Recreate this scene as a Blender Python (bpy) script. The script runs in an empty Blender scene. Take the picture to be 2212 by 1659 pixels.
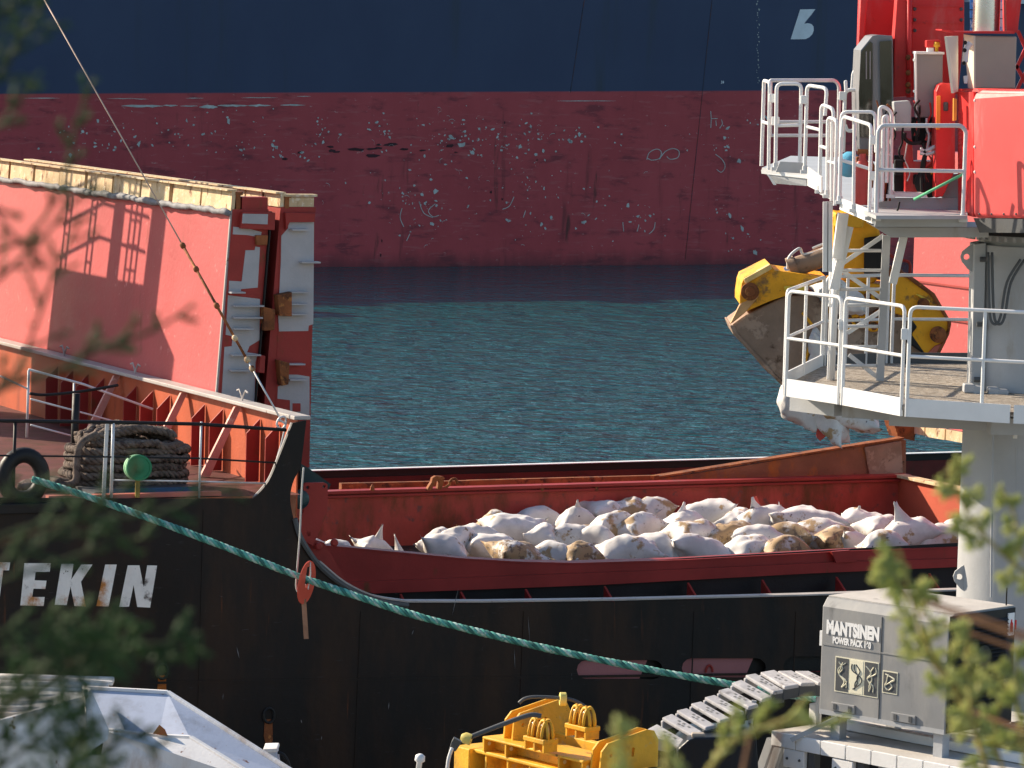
import bpy, bmesh, math, random
from mathutils import Vector, Matrix, noise
from mathutils.geometry import tessellate_polygon
random.seed(7)
R = math.radians
scene = bpy.context.scene
COL = scene.collection

# ------------------------------------------------------------------ camera
F, ROLL, PITCH, CAMZ = 9000.0, 0.028, R(5.1), 11.5     # focal length in units of a 2212 px wide picture
CAM = Vector((0, 0, CAMZ))
c_r = Vector((1, 0, 0)); c_f = Vector((0, math.cos(PITCH), -math.sin(PITCH))); c_u = Vector((0, math.sin(PITCH), math.cos(PITCH)))
ir = (c_r + ROLL * c_u).normalized(); iu = (c_u - ROLL * c_r).normalized()
cam = bpy.data.cameras.new('camera'); camo = bpy.data.objects.new('camera', cam); COL.objects.link(camo)
m = Matrix.Identity(4)
for i in range(3):
    m[i][0] = ir[i]; m[i][1] = iu[i]; m[i][2] = -c_f[i]; m[i][3] = CAM[i]
camo.matrix_world = m
cam.sensor_width = 36; cam.lens = 36 * F / 2212
cam.clip_start = 0.2; cam.clip_end = 20000
cam.dof.use_dof = True; cam.dof.focus_distance = 54; cam.dof.aperture_fstop = 18
scene.camera = camo

# ------------------------------------------------------------------ sky, sun, exposure
SUN_AZ = Vector((-0.87, 0.49, 0)).normalized(); SUN_EL = R(28)
world = bpy.data.worlds.new('World'); scene.world = world; world.use_nodes = True
wn = world.node_tree.nodes; bg = wn['Background']
sky = wn.new('ShaderNodeTexSky'); sky.sky_type = 'NISHITA'; sky.sun_disc = False
sky.sun_elevation = SUN_EL; sky.sun_rotation = math.atan2(SUN_AZ.x, SUN_AZ.y)
sky.air_density = 1.0; sky.dust_density = 0.6
world.node_tree.links.new(sky.outputs[0], bg.inputs[0]); bg.inputs[1].default_value = 0.10
sl = bpy.data.lights.new('sun', 'SUN'); sl.energy = 5.0; sl.angle = R(0.5); sl.color = (1, 0.85, 0.66)
so = bpy.data.objects.new('sun', sl); COL.objects.link(so)
sdir = Vector((SUN_AZ.x * math.cos(SUN_EL), SUN_AZ.y * math.cos(SUN_EL), math.sin(SUN_EL)))
so.rotation_euler = sdir.to_track_quat('Z', 'Y').to_euler(); so.location = (-40, 20, 60)
vs = scene.view_settings; vs.view_transform = 'Standard'; vs.look = 'None'; vs.exposure = 0.86; vs.gamma = 1

# ------------------------------------------------------------------ pixel rays (2212 x 1659 picture units)
def ray(x, y):
    u, v = x - 1106, y - 829.5
    return (c_f + ir * (u / F) - iu * (v / F))
def pz(x, y, z):
    d = ray(x, y); return CAM + d * ((z - CAMZ) / d.z)
def py(x, y, Y):
    d = ray(x, y); return CAM + d * (Y / d.y)
def pl(x, y, o, n):
    d = ray(x, y); return CAM + d * ((o - CAM).dot(n) / d.dot(n))

# ------------------------------------------------------------------ mesh helpers
class MB:
    def __init__(s): s.v = []; s.f = []
    def add(s, vs_, fs):
        b = len(s.v); s.v += [Vector(v) for v in vs_]; s.f += [tuple(i + b for i in f) for f in fs]; return s
    def box(s, c, ax, ay, az):            # centre and three half-axis vectors
        c = Vector(c); ax, ay, az = Vector(ax), Vector(ay), Vector(az)
        vs_ = [c + ax * i + ay * j + az * k for i in (-1, 1) for j in (-1, 1) for k in (-1, 1)]
        fs = [(0, 1, 3, 2), (4, 6, 7, 5), (0, 4, 5, 1), (2, 3, 7, 6), (0, 2, 6, 4), (1, 5, 7, 3)]
        if ax.cross(ay).dot(az) < 0: fs = [f[::-1] for f in fs]
        return s.add(vs_, fs)
    def bar(s, a, b, w, h, up=(0, 0, 1)):  # rectangular bar from a to b
        a, b = Vector(a), Vector(b); d = b - a; up = Vector(up)
        x = d.cross(up)
        if x.length < 1e-6: x = d.cross(Vector((1, 0, 0)))
        x.normalize(); y = x.cross(d).normalized()
        return s.box((a + b) / 2, d / 2, x * w / 2, y * h / 2)
    def tube(s, pts, r, n=8, closed=False, cap=True):
        pts = [Vector(p) for p in pts]; N = len(pts)
        rs = r if isinstance(r, (list, tuple)) else [r] * N
        ref = None; rings = []
        for i, p in enumerate(pts):
            if closed: t = (pts[(i + 1) % N] - pts[i - 1])
            else: t = pts[min(i + 1, N - 1)] - pts[max(i - 1, 0)]
            if t.length < 1e-9: t = Vector((0, 0, 1))
            t.normalize()
            if ref is None: ref = t.orthogonal()
            x = (ref - t * ref.dot(t))
            if x.length < 1e-6: x = t.orthogonal()
            x.normalize(); ref = x; y = t.cross(x)
            rings.append([p + (x * math.cos(2 * math.pi * k / n) + y * math.sin(2 * math.pi * k / n)) * rs[i] for k in range(n)])
        vs_ = [v for rg in rings for v in rg]; fs = []
        for i in range(N if closed else N - 1):
            j = (i + 1) % N
            for k in range(n):
                l = (k + 1) % n; fs.append((i * n + k, i * n + l, j * n + l, j * n + k))
        if cap and not closed:
            fs.append(tuple(range(n))[::-1]); fs.append(tuple((N - 1) * n + k for k in range(n)))
        return s.add(vs_, fs)
    def prism(s, poly, ext, holes=()):     # planar outline (3D) extruded by ext, with holes
        ext = Vector(ext); loops = [[Vector(p) for p in poly]] + [[Vector(p) for p in h] for h in holes]
        flat = [p for l in loops for p in l]; n = len(flat)
        tris = tessellate_polygon(loops)
        nrm = Vector((0, 0, 0)); l0 = loops[0]
        for i in range(len(l0)): nrm += l0[i].cross(l0[(i + 1) % len(l0)])
        fs = []
        for t in tris:
            a, b, c = (flat[i] for i in t); tn = (b - a).cross(c - a)
            if tn.dot(ext) > 0: t = t[::-1]
            fs.append(tuple(t)); fs.append(tuple(i + n for i in t[::-1]))
        k = 0
        for l in loops:
            m_ = len(l)
            ln = Vector((0, 0, 0))
            for i in range(m_): ln += l[i].cross(l[(i + 1) % m_])
            ccw = ln.dot(ext) > 0
            if l is not loops[0]: ccw = not ccw
            for i in range(m_):
                j = (i + 1) % m_; q = (k + i, k + j, k + j + n, k + i + n)
                fs.append(q if ccw else q[::-1])
            k += m_
        return s.add(flat + [p + ext for p in flat], fs)
    def lathe(s, o, axis, prof, n=20):     # profile of (distance along axis, radius)
        o, axis = Vector(o), Vector(axis).normalized(); x = axis.orthogonal().normalized(); y = axis.cross(x)
        vs_ = []; fs = []
        for (t, r) in prof:
            for k in range(n):
                a = 2 * math.pi * k / n; vs_.append(o + axis * t + (x * math.cos(a) + y * math.sin(a)) * r)
        for i in range(len(prof) - 1):
            for k in range(n):
                l = (k + 1) % n; fs.append((i * n + k, i * n + l, (i + 1) * n + l, (i + 1) * n + k))
        fs.append(tuple(range(n))[::-1]); fs.append(tuple((len(prof) - 1) * n + k for k in range(n)))
        return s.add(vs_, fs)
    def build(s, name, mat, parent=None, smooth=False, bevel=0, auto=None):
        inv = rootinv(parent) if parent is not None else None
        vs_ = [inv @ v for v in s.v] if inv is not None else s.v
        me = bpy.data.meshes.new(name); me.from_pydata([tuple(v) for v in vs_], [], s.f); me.update()
        o = bpy.data.objects.new(name, me); COL.objects.link(o); me.materials.append(mat)
        if parent is not None: o.parent = parent
        if smooth:
            for p in me.polygons: p.use_smooth = True
        if auto is not None:
            me.set_sharp_from_angle(angle=R(auto)) if smooth else None
        if bevel:
            b = o.modifiers.new('bevel', 'BEVEL'); b.width = bevel; b.segments = 2; b.limit_method = 'ANGLE'; b.angle_limit = R(40)
        return o
_rm = {}
def rootinv(o):
    while o.parent is not None: o = o.parent
    if o.name not in _rm: _rm[o.name] = o.matrix_basis.inverted()
    return _rm[o.name]
def thing(name, label, cat, loc=(0, 0, 0), rz=0, group=None):
    o = bpy.data.objects.new(name, None); COL.objects.link(o); o.empty_display_size = 0.3
    o.matrix_basis = Matrix.Translation(Vector(loc)) @ Matrix.Rotation(rz, 4, 'Z')
    return tag(o, label, cat, group)
def tag(o, label, cat, group=None):
    o['label'] = label; o['category'] = cat
    if group: o['group'] = group
    return o
def rebase(o):
    """move a top-level mesh's origin to its base centre"""
    me = o.data; xs = [v.co for v in me.vertices]
    c = Vector((sum(v.x for v in xs) / len(xs), sum(v.y for v in xs) / len(xs), min(v.z for v in xs)))
    me.transform(Matrix.Translation(-c)); o.location = c; return o
def rounded(pts, r, n=4):
    """round the inner corners of an open polyline"""
    pts = [Vector(p) for p in pts]; out = [pts[0]]
    for i in range(1, len(pts) - 1):
        a, b, c = pts[i - 1], pts[i], pts[i + 1]
        u = (a - b); v = (c - b); k = min(r, u.length * .45, v.length * .45); u.normalize(); v.normalize()
        s_, e_ = b + u * k, b + v * k
        for j in range(n + 1):
            t = j / n; out.append(s_ * (1 - t) ** 2 + b * 2 * t * (1 - t) + e_ * t * t)
    return out + [pts[-1]]
def text(body, size, o, right, up, mat, name, parent, offset=0.0, ext=0.003, shear=0, sx=1, fit=None):
    cu = bpy.data.curves.new(name, 'FONT'); cu.body = body; cu.size = size; cu.offset = offset; cu.extrude = ext; cu.shear = shear
    t = bpy.data.objects.new('t', cu); COL.objects.link(t)
    dg = bpy.context.evaluated_depsgraph_get(); me = bpy.data.meshes.new_from_object(t.evaluated_get(dg))
    bpy.data.objects.remove(t)
    right, up = Vector(right).normalized(), Vector(up).normalized(); n = right.cross(up)
    if fit: sx = fit / max(v.co.x for v in me.vertices)
    mb = MB(); mb.v = [Vector(o) + right * v.co.x * sx + up * v.co.y + n * v.co.z for v in me.vertices]
    mb.f = [tuple(p.vertices) for p in me.polygons]
    bpy.data.meshes.remove(me)
    return mb.build(name, mat, parent)

# ------------------------------------------------------------------ materials
MATS = {}
def mat(name, col, rough=.5, metal=0, var=.18, vs=1.5, spots=(), bump=.15, bs=30, spec=.25, stretch=(1, 1, 1), trans=0, coord='Object'):
    """base colour with soft variation; spots = (colour, scale, threshold, softness, stretch vector, roughness)"""
    if name in MATS: return MATS[name]
    ma = bpy.data.materials.new(name); ma.use_nodes = True; nt = ma.node_tree; N = nt.nodes; L = nt.links
    b = N['Principled BSDF']; tc = N.new('ShaderNodeTexCoord')
    def nz(scale, st=(1, 1, 1), detail=5, rough_=.6, off=0):
        mp = N.new('ShaderNodeMapping'); mp.inputs['Scale'].default_value = st; mp.inputs['Location'].default_value = (off, off * 1.7, off * .6)
        L.new(tc.outputs[coord], mp.inputs[0])
        n = N.new('ShaderNodeTexNoise'); n.inputs['Scale'].default_value = scale; n.inputs['Detail'].default_value = detail
        n.inputs['Roughness'].default_value = rough_; L.new(mp.outputs[0], n.inputs[0]); return n.outputs[0]
    def mixc(fac, a, b_):
        mx = N.new('ShaderNodeMix'); mx.data_type = 'RGBA'
        L.new(fac, mx.inputs[0])
        for k, s_ in ((6, a), (7, b_)):
            if isinstance(s_, tuple): mx.inputs[k].default_value = (*s_[:3], 1)
            else: L.new(s_, mx.inputs[k])
        return mx.outputs[2]
    def step(sig, th, soft):
        mr = N.new('ShaderNodeMapRange'); mr.interpolation_type = 'SMOOTHSTEP'
        mr.inputs[1].default_value = th - soft; mr.inputs[2].default_value = th + soft; L.new(sig, mr.inputs[0]); return mr.outputs[0]
    lo = tuple(c * (1 - var) for c in col); hi = tuple(min(1, c * (1 + var)) for c in col)
    c = mixc(step(nz(vs, stretch), .5, .25), lo, hi)
    rg = None
    for i, sp in enumerate(spots):
        sc_, ss, th, so_ = sp[:4]; st = sp[4] if len(sp) > 4 else (1, 1, 1)
        fac = step(nz(ss, st, 8, .65, 3.1 * (i + 1)), th, so_)
        c = mixc(fac, c, sc_)
    L.new(c, b.inputs['Base Color'])
    mr = N.new('ShaderNodeMapRange'); L.new(nz(vs * 4, stretch), mr.inputs[0]); mr.inputs[3].default_value = max(.02, rough - .12); mr.inputs[4].default_value = min(1, rough + .12)
    L.new(mr.outputs[0], b.inputs['Roughness'])
    b.inputs['Metallic'].default_value = metal; b.inputs['Specular IOR Level'].default_value = spec
    if trans: b.inputs['Transmission Weight'].default_value = trans
    if bump:
        bp = N.new('ShaderNodeBump'); bp.inputs['Strength'].default_value = bump; bp.inputs['Distance'].default_value = .02
        L.new(nz(bs, stretch, 4), bp.inputs['Height']); L.new(bp.outputs[0], b.inputs['Normal'])
    MATS[name] = ma; return ma
RUST = (.16, .055, .022); DKRUST = (.07, .028, .015)
m_hatch = mat('hatch_red_paint', (.50, .095, .095), .55, var=.12, vs=.8, spots=(((.62, .2, .19), 7, .66, .04), ((.3, .06, .05), 2, .68, .08, (1, 1, .3))), bump=.25, bs=14)
m_oxide = mat('red_oxide_paint', (.32, .036, .030), .5, var=.2, vs=1.2, spots=((RUST, 3, .66, .06, (1, 1, .4)),), bump=.12)
m_holdred = mat('hold_red_paint', (.46, .075, .055), .6, var=.25, vs=1.0, spots=((RUST, 2.2, .58, .12, (1, 1, .35)), ((.2, .07, .06), 6, .62, .06)), bump=.3, bs=10)
m_orange = mat('bulwark_orange_paint', (.44, .09, .035), .55, var=.15, vs=1.2, spots=(((.3, .06, .03), 2.5, .63, .08, (1, 1, .3)),), bump=.15)
m_cream = mat('rusty_cream_paint', (.62, .46, .27), .65, var=.2, vs=3, spots=((RUST, 5, .60, .05, (1, 1, .5)), ((.7, .6, .45), 9, .6, .05), (DKRUST, 14, .68, .03)), bump=.4, bs=20)
m_rust = mat('rusty_steel', (.25, .085, .03), .75, var=.35, vs=3, spots=((DKRUST, 5, .58, .08), ((.42, .17, .05), 8, .62, .05)), bump=.5, bs=25)
m_blackhull = mat('black_hull_paint', (.008, .0075, .0085), .5, spec=.25, var=.3, vs=.7, spots=(((.035, .018, .011), 1.1, .54, .14, (1, 1, .25)), ((.11, .035, .012), 2.0, .67, .05, (2.5, 1, .22)), ((.06, .06, .065), 8, .72, .02, (1, 1, .3)), ((.03, .03, .034), 14, .66, .03, (.3, 1, 2))), bump=.3, bs=4)
m_black = mat('black_steel', (.014, .014, .015), .5, var=.3, spots=((RUST, 6, .72, .04),), bump=.15)
m_grey = mat('grey_primer', (.42, .41, .42), .6, var=.12, vs=2, spots=((RUST, 6, .74, .03),), bump=.15)
m_caprail = mat('cap_rail_grey', (.42, .39, .37), .55, var=.15, spots=((RUST, 8, .66, .05),), bump=.2)
m_seal = mat('rubber_seal', (.22, .22, .23), .7, var=.3, vs=6, bump=.6, bs=12)
m_white = mat('white_steel_paint', (.78, .78, .77), .45, var=.06, vs=2, spots=(((.5, .45, .38), 5, .72, .06), (RUST, 18, .76, .02)), bump=.1)
m_galv = mat('galvanised_tube', (.62, .63, .64), .45, metal=.15, var=.12, vs=4, bump=.1)
m_lgrey = mat('light_grey_paint', (.41, .42, .43), .5, var=.1, vs=1.2, spots=(((.35, .33, .3), 3, .66, .08, (1, 1, .3)),), bump=.12)
m_red = mat('crane_red_paint', (.64, .035, .035), .42, var=.12, vs=1.2, spots=(((.62, .13, .12), 2.2, .60, .1, (1, 1, .3)), ((.28, .03, .03), 5, .68, .05), ((.08, .05, .04), 16, .73, .02)), bump=.08)
m_dgrey = mat('dark_grey_paint', (.085, .09, .095), .5, var=.15, spots=(((.2, .18, .15), 5, .7, .06),), bump=.1)
m_yellow = mat('yellow_machine_paint', (.80, .42, .035), .5, var=.14, vs=2, spots=(((.42, .24, .05), 2.6, .60, .1), ((.55, .40, .18), 5, .66, .05), (DKRUST, 11, .68, .03), ((.06, .05, .04), 22, .70, .02)), bump=.2)
m_mud = mat('muddy_steel', (.29, .205, .15), .85, var=.2, vs=2.5, spots=(((.38, .28, .21), 2.2, .54, .03), ((.11, .07, .045), 5, .64, .05)), bump=.5, bs=14)
m_rubber = mat('black_rubber', (.012, .012, .012), .55, var=.2, bump=.1)
m_steel = mat('bright_steel', (.6, .6, .6), .25, metal=.9, var=.1, bump=.02)
m_glass = mat('dark_cab_glass', (.01, .012, .014), .06, var=.05, bump=0, spec=.8)
m_beige = mat('beige_cabinet_paint', (.42, .36, .29), .5, var=.06, bump=.05)
m_mauve = mat('cabinet_shade_grey', (.24, .22, .23), .5, var=.06, bump=.05)  # grey with the shade of the cabinet front painted in

# ================================================================== the setting
def structure(o): o['kind'] = 'structure'; return o
# ---- water
wm = bpy.data.materials.new('harbour_water'); wm.use_nodes = True; nt = wm.node_tree; b = nt.nodes['Principled BSDF']
b.inputs['Base Color'].default_value = (.005, .082, .088, 1); b.inputs['Roughness'].default_value = .06; b.inputs['IOR'].default_value = 1.4
tc = nt.nodes.new('ShaderNodeTexCoord'); hs = []
for sc_, st, w_ in ((.8, (.7, 1.2, 1), .8), (1.9, (.7, 1.3, 1), .42), (.28, (1, 1, 1), .5)):
    mp = nt.nodes.new('ShaderNodeMapping'); mp.inputs['Scale'].default_value = st; mp.inputs['Rotation'].default_value = (0, 0, .35)
    nt.links.new(tc.outputs['Object'], mp.inputs[0])
    n = nt.nodes.new('ShaderNodeTexNoise'); n.inputs['Scale'].default_value = sc_; n.inputs['Detail'].default_value = 3; n.inputs['Distortion'].default_value = .6
    nt.links.new(mp.outputs[0], n.inputs[0])
    mu = nt.nodes.new('ShaderNodeMath'); mu.operation = 'MULTIPLY'; mu.inputs[1].default_value = w_; nt.links.new(n.outputs[0], mu.inputs[0]); hs.append(mu.outputs[0])
a1 = nt.nodes.new('ShaderNodeMath'); a1.operation = 'ADD'; nt.links.new(hs[0], a1.inputs[0]); nt.links.new(hs[1], a1.inputs[1])
a2 = nt.nodes.new('ShaderNodeMath'); a2.operation = 'ADD'; nt.links.new(a1.outputs[0], a2.inputs[0]); nt.links.new(hs[2], a2.inputs[1])
bp = nt.nodes.new('ShaderNodeBump'); bp.inputs['Strength'].default_value = 1; bp.inputs['Distance'].default_value = .7
nt.links.new(a2.outputs[0], bp.inputs['Height']); nt.links.new(bp.outputs[0], b.inputs['Normal'])
structure(MB().add([(-3000, 30, 0), (3000, 30, 0), (3000, 6000, 0), (-3000, 6000, 0)], [(0, 1, 2, 3)]).build('water', wm))
# ---- quay and the bank the camera stands on
m_conc = mat('quay_concrete', (.30, .28, .25), .85, var=.2, vs=.6, spots=(((.12, .11, .1), 1.5, .62, .1),), bump=.4, bs=8)
m_soil = mat('bank_soil', (.10, .085, .05), .95, var=.4, vs=1.2, spots=(((.05, .07, .025), 1.5, .5, .1),), bump=.8, bs=6)
q = MB(); q.box((0, 33.5, -.9), (150, 0, 0), (0, 11.5, 0), (0, 0, 2.9)); structure(q.build('quay', m_conc))
q = MB(); prof = [(-60, 9.9), (4.5, 9.9), (7, 9.2), (12, 5.5), (18, 2.4), (22.2, 1.9), (22.2, -2), (-60, -2)]
q.prism([(-150, y, z) for y, z in prof], (300, 0, 0)); structure(q.build('bank', m_soil))

# ================================================================== the far ship
BA = R(30)
b1 = Vector((math.cos(BA), math.sin(BA), 0)); b2 = Vector((-math.sin(BA), math.cos(BA), 0))
BO = pz(1165, 574, 0)
def farhit(x, y): return pl(x, y, BO, b2)
def far_pz(x, y):
    w = farhit(x, y) - BO; return w.dot(b1), w.z
pL, zL = far_pz(0, 203); pR, zR = far_pz(1640, 196); pBow, _ = far_pz(1650, 300)
kz = (zR - zL) / (pR - pL)
Z_ = Vector((0, 0, 1))
big = thing('bulk_carrier', 'huge cargo ship with dark blue topsides above a scraped dark red bottom', 'ship', BO, BA)
fm = bpy.data.materials.new('far_hull_paint'); fm.use_nodes = True; nt = fm.node_tree; N, L = nt.nodes, nt.links; b = N['Principled BSDF']
tc = N.new('ShaderNodeTexCoord'); sx = N.new('ShaderNodeSeparateXYZ'); L.new(tc.outputs['Object'], sx.inputs[0])
def nmath(op, a, b_):
    n = N.new('ShaderNodeMath'); n.operation = op
    for i, s_ in enumerate((a, b_)):
        if isinstance(s_, (int, float)): n.inputs[i].default_value = s_
        else: L.new(s_, n.inputs[i])
    return n.outputs[0]
def nnoise(sc_, st, th, so_, det=6):
    mp = N.new('ShaderNodeMapping'); mp.inputs['Scale'].default_value = st; L.new(tc.outputs['Object'], mp.inputs[0])
    n = N.new('ShaderNodeTexNoise'); n.inputs['Scale'].default_value = sc_; n.inputs['Detail'].default_value = det; n.inputs['Roughness'].default_value = .65; L.new(mp.outputs[0], n.inputs[0])
    mr = N.new('ShaderNodeMapRange'); mr.interpolation_type = 'SMOOTHSTEP'; mr.inputs[1].default_value = th - so_; mr.inputs[2].default_value = th + so_; L.new(n.outputs[0], mr.inputs[0]); return mr.outputs[0]
def nmix(f_, a, b_):
    mx = N.new('ShaderNodeMix'); mx.data_type = 'RGBA'
    if isinstance(f_, float): mx.inputs[0].default_value = f_
    else: L.new(f_, mx.inputs[0])
    for k, s_ in ((6, a), (7, b_)):
        if isinstance(s_, tuple): mx.inputs[k].default_value = (*s_, 1)
        else: L.new(s_, mx.inputs[k])
    return mx.outputs[2]
zl = nmath('SUBTRACT', sx.outputs[2], nmath('MULTIPLY_ADD', sx.outputs[0], kz))
N[zl.node.name].inputs[1].links[0].from_node.inputs[2].default_value = zL - kz * pL
edge = N.new('ShaderNodeMapRange'); edge.inputs[1].default_value = -.03; edge.inputs[2].default_value = .03; L.new(zl, edge.inputs[0])
blue = nmix(nnoise(.25, (1, 1, .6), .5, .3), (.028, .044, .095), (.036, .056, .112))
blue = nmix(nnoise(.35, (1.6, 1, .12), .66, .1), blue, (.03, .045, .07))
red = nmix(nnoise(.3, (1, 1, .5), .5, .25), (.34, .046, .056), (.42, .064, .074))
red = nmix(nnoise(1.1, (.5, 1, 1.6), .6, .08), red, (.20, .034, .045))
red = nmix(nnoise(2.2, (.3, 1, 2.4), .60, .04), red, (.39, .085, .09))
red = nmix(nnoise(5.0, (.5, 1, 1.2), .66, .03), red, (.45, .20, .19))
red = nmix(nnoise(1.1, (1.2, 1, .12), .66, .07), red, (.20, .036, .042))
red = nmix(nnoise(.8, (1.4, 1, .2), .67, .05), red, (.10, .03, .03))
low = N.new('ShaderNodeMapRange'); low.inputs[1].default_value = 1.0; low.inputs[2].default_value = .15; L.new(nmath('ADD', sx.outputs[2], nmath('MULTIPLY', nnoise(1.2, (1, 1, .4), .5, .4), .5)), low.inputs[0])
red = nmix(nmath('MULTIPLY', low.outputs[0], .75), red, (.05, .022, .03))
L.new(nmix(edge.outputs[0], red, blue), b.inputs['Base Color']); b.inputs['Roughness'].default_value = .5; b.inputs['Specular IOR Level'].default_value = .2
bp = N.new('ShaderNodeBump'); bp.inputs['Strength'].default_value = .25; bp.inputs['Distance'].default_value = .12
n = N.new('ShaderNodeTexNoise'); n.inputs['Scale'].default_value = .35; L.new(tc.outputs['Object'], n.inputs[0]); L.new(n.outputs[0], bp.inputs['Height']); L.new(bp.outputs[0], b.inputs['Normal'])
# hull: stations along the length, curving in towards the bow on the right
hb = MB(); st = []
P0, P1 = -75, pBow
for i in range(6): st.append((P0 + (P1 - P0) * i / 5, 0))
for i in range(1, 11):
    t = i / 10; st.append((P1 + 30 * math.sin(t * math.pi / 2), 12 * (1 - math.cos(t * math.pi / 2))))
zs = [-4, 0, 3, 6, 10, 12.6]
def B(p, q_, z): return BO + b1 * p + b2 * q_ + Vector((0, 0, z))
ns = len(st); vs_ = []
for (p, q_) in st:
    for z in zs: vs_.append(B(p, q_, z))
for (p, q_) in st:
    for z in zs: vs_.append(B(p, 24 - q_, z))
fs = []; nz_ = len(zs)
for i in range(ns - 1):
    for j in range(nz_ - 1):
        a = i * nz_ + j; fs.append((a, a + nz_, a + nz_ + 1, a + 1)); a += ns * nz_; fs.append((a, a + 1, a + nz_ + 1, a + nz_))
    t1 = i * nz_ + nz_ - 1; fs.append((t1, t1 + nz_, t1 + nz_ + ns * nz_, t1 + ns * nz_))
fs.append(tuple([j for j in range(nz_)] + [ns * nz_ + j for j in reversed(range(nz_))]))
hb.add(vs_, fs); hb.build('hull', fm, big, smooth=True, auto=40)
m_mark = mat('hull_mark_white', (.62, .66, .70), .6, var=.1, bump=0)
m_flake = mat('bare_primer_flake', (.42, .45, .43), .7, var=.25, vs=3, bump=.1)
m_scuff = mat('dark_scuff', (.05, .02, .025), .8, var=.3, vs=2, bump=.1)
OFF = -b2 * .012
def farpoly(mb, pts):
    mb.prism([farhit(x, y) + OFF for x, y in pts], -b2 * .004)
def curve_pts(pts, n=5):
    out = []
    for i in range(len(pts) - 1):
        p0 = pts[max(i - 1, 0)]; p1 = pts[i]; p2 = pts[i + 1]; p3 = pts[min(i + 2, len(pts) - 1)]
        for j in range(n):
            t = j / n
            out.append(tuple(.5 * (2 * p1[k] + (p2[k] - p0[k]) * t + (2 * p0[k] - 5 * p1[k] + 4 * p2[k] - p3[k]) * t * t + (3 * p1[k] - p0[k] - 3 * p2[k] + p3[k]) * t ** 3) for k in range(len(p1))))
    return out + [tuple(pts[-1])]
# bulb symbol on the bow flank (the hull has begun to curve there)
def bowhit(x, y):
    """hit the curved bow strip by stepping along the stations"""
    d = ray(x, y)
    for i in range(5, ns - 1):
        a = B(st[i][0], st[i][1], 0); c = B(st[i + 1][0], st[i + 1][1], 0); e = (c - a).normalized(); n_ = Vector((e.y, -e.x, 0))
        h = pl(x, y, a, n_); t = (h - a).dot(e)
        if -.01 <= t <= (c - a).length + .01: return h + n_ * .015, n_
    return farhit(x, y) + OFF, -b2
Z6 = lambda x, y: (1576.5 + .3289 * x, .3289 * y)
sym = [Z6(*p) for p in [(460, 62), (560, 60), (535, 95), (497, 140), (487, 156), (512, 152), (535, 158), (548, 175), (549, 200), (540, 225), (520, 245), (495, 257), (398, 258)]]
mb = MB(); hs_ = [bowhit(*p) for p in sym]; mb.prism([h[0] for h in hs_], hs_[0][1] * .01); mb.build('bulb_mark', m_mark, big)
rr = b1; uu = Vector((0, 0, 1))
h = farhit(1557, 180); text('24', .17, h + OFF, rr, uu, m_mark, 'draught_number', big, offset=.006)
# scraped white line of the fender rub and bare patches
mb = MB()
for (x0, x1, y, hh) in ((262, 352, 229, 9), (352, 384, 228, 5), (388, 428, 229, 3), (430, 470, 231, 9), (470, 535, 228, 7), (535, 585, 228, 6), (605, 660, 227, 4), (290, 320, 214, 2), (230, 300, 213, 2), (50, 130, 212, 2), (400, 440, 212, 2), (520, 600, 211, 2), (1200, 1330, 218, 2), (640, 670, 208, 2)):
    n = 9; top = []; bot = []
    for i in range(n):
        x = x0 + (x1 - x0) * i / (n - 1); e = math.sin(math.pi * (i + .4) / (n - .2))
        top.append((x, y - hh * .5 * random.uniform(.5, 1.1) * e)); bot.append((x, y + hh * .5 * random.uniform(.3, 1.1) * e))
    farpoly(mb, top + bot[::-1])
f_ = mb.build('scrape_line', m_flake, big)
mb = MB(); md = MB()
def flake(mb, x, y, r, asp=1.0, ang=0):
    n = random.randint(5, 8); pts = []
    for i in range(n):
        a = 2 * math.pi * i / n + random.uniform(-.3, .3); k = r * random.uniform(.45, 1.25)
        u, v = math.cos(a) * k * asp, math.sin(a) * k
        pts.append((x + u * math.cos(ang) - v * math.sin(ang), y + u * math.sin(ang) + v * math.cos(ang)))
    try: farpoly(mb, pts)
    except Exception: pass
zones = [(1000, 300, 150, 45, 60), (420, 285, 220, 45, 34), (820, 275, 25, 14, 6), (1200, 300, 130, 25, 26), (900, 440, 90, 60, 34), (1130, 420, 90, 60, 22), (1540, 300, 60, 45, 12), (690, 270, 10, 30, 9), (600, 320, 80, 25, 14), (1380, 480, 60, 35, 12), (1600, 520, 40, 40, 8), (1640, 255, 18, 14, 7), (200, 300, 120, 25, 16), (1560, 460, 30, 30, 5), (1200, 480, 120, 60, 12)]
for (x, y, sx_, sy_, n) in zones:
    for i in range(n * 2):
        flake(mb, random.gauss(x, sx_ * .6), min(max(random.gauss(y, sy_ * .6), 215), 560), abs(random.gauss(0, 1.7)) + .45, random.choice((1, 1, .6, 1.8)), random.uniform(0, 3.1))
for i in range(40):      # thin curling scratches
    x, y = random.gauss(1000, 260), random.uniform(230, 540); l = random.uniform(4, 16); a = random.uniform(-1.6, 1.6); w = random.uniform(.3, .6)
    pts = []
    for k in range(5):
        t = k / 4 - .5; pts.append((x + math.cos(a + t) * l * t, y + math.sin(a + t) * l * t))
    farpoly(mb, [(px_, py_ - w) for px_, py_ in pts] + [(px_, py_ + w) for px_, py_ in pts[::-1]])
for i in range(26): flake(mb, 1637 + random.uniform(-3, 3), 5 + i * 7 + random.uniform(-3, 3), random.uniform(1, 2.6), .6)
fk = mb.build('paint_flakes', m_flake, big); fk['kind'] = 'stuff'
for i in range(15):
    x, y = random.choice(((520, 320), (720, 322), (830, 318), (920, 325), (620, 330))); flake(md, x + random.gauss(0, 35), y + random.gauss(0, 6), random.uniform(2, 5), random.uniform(2.5, 5))
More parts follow.
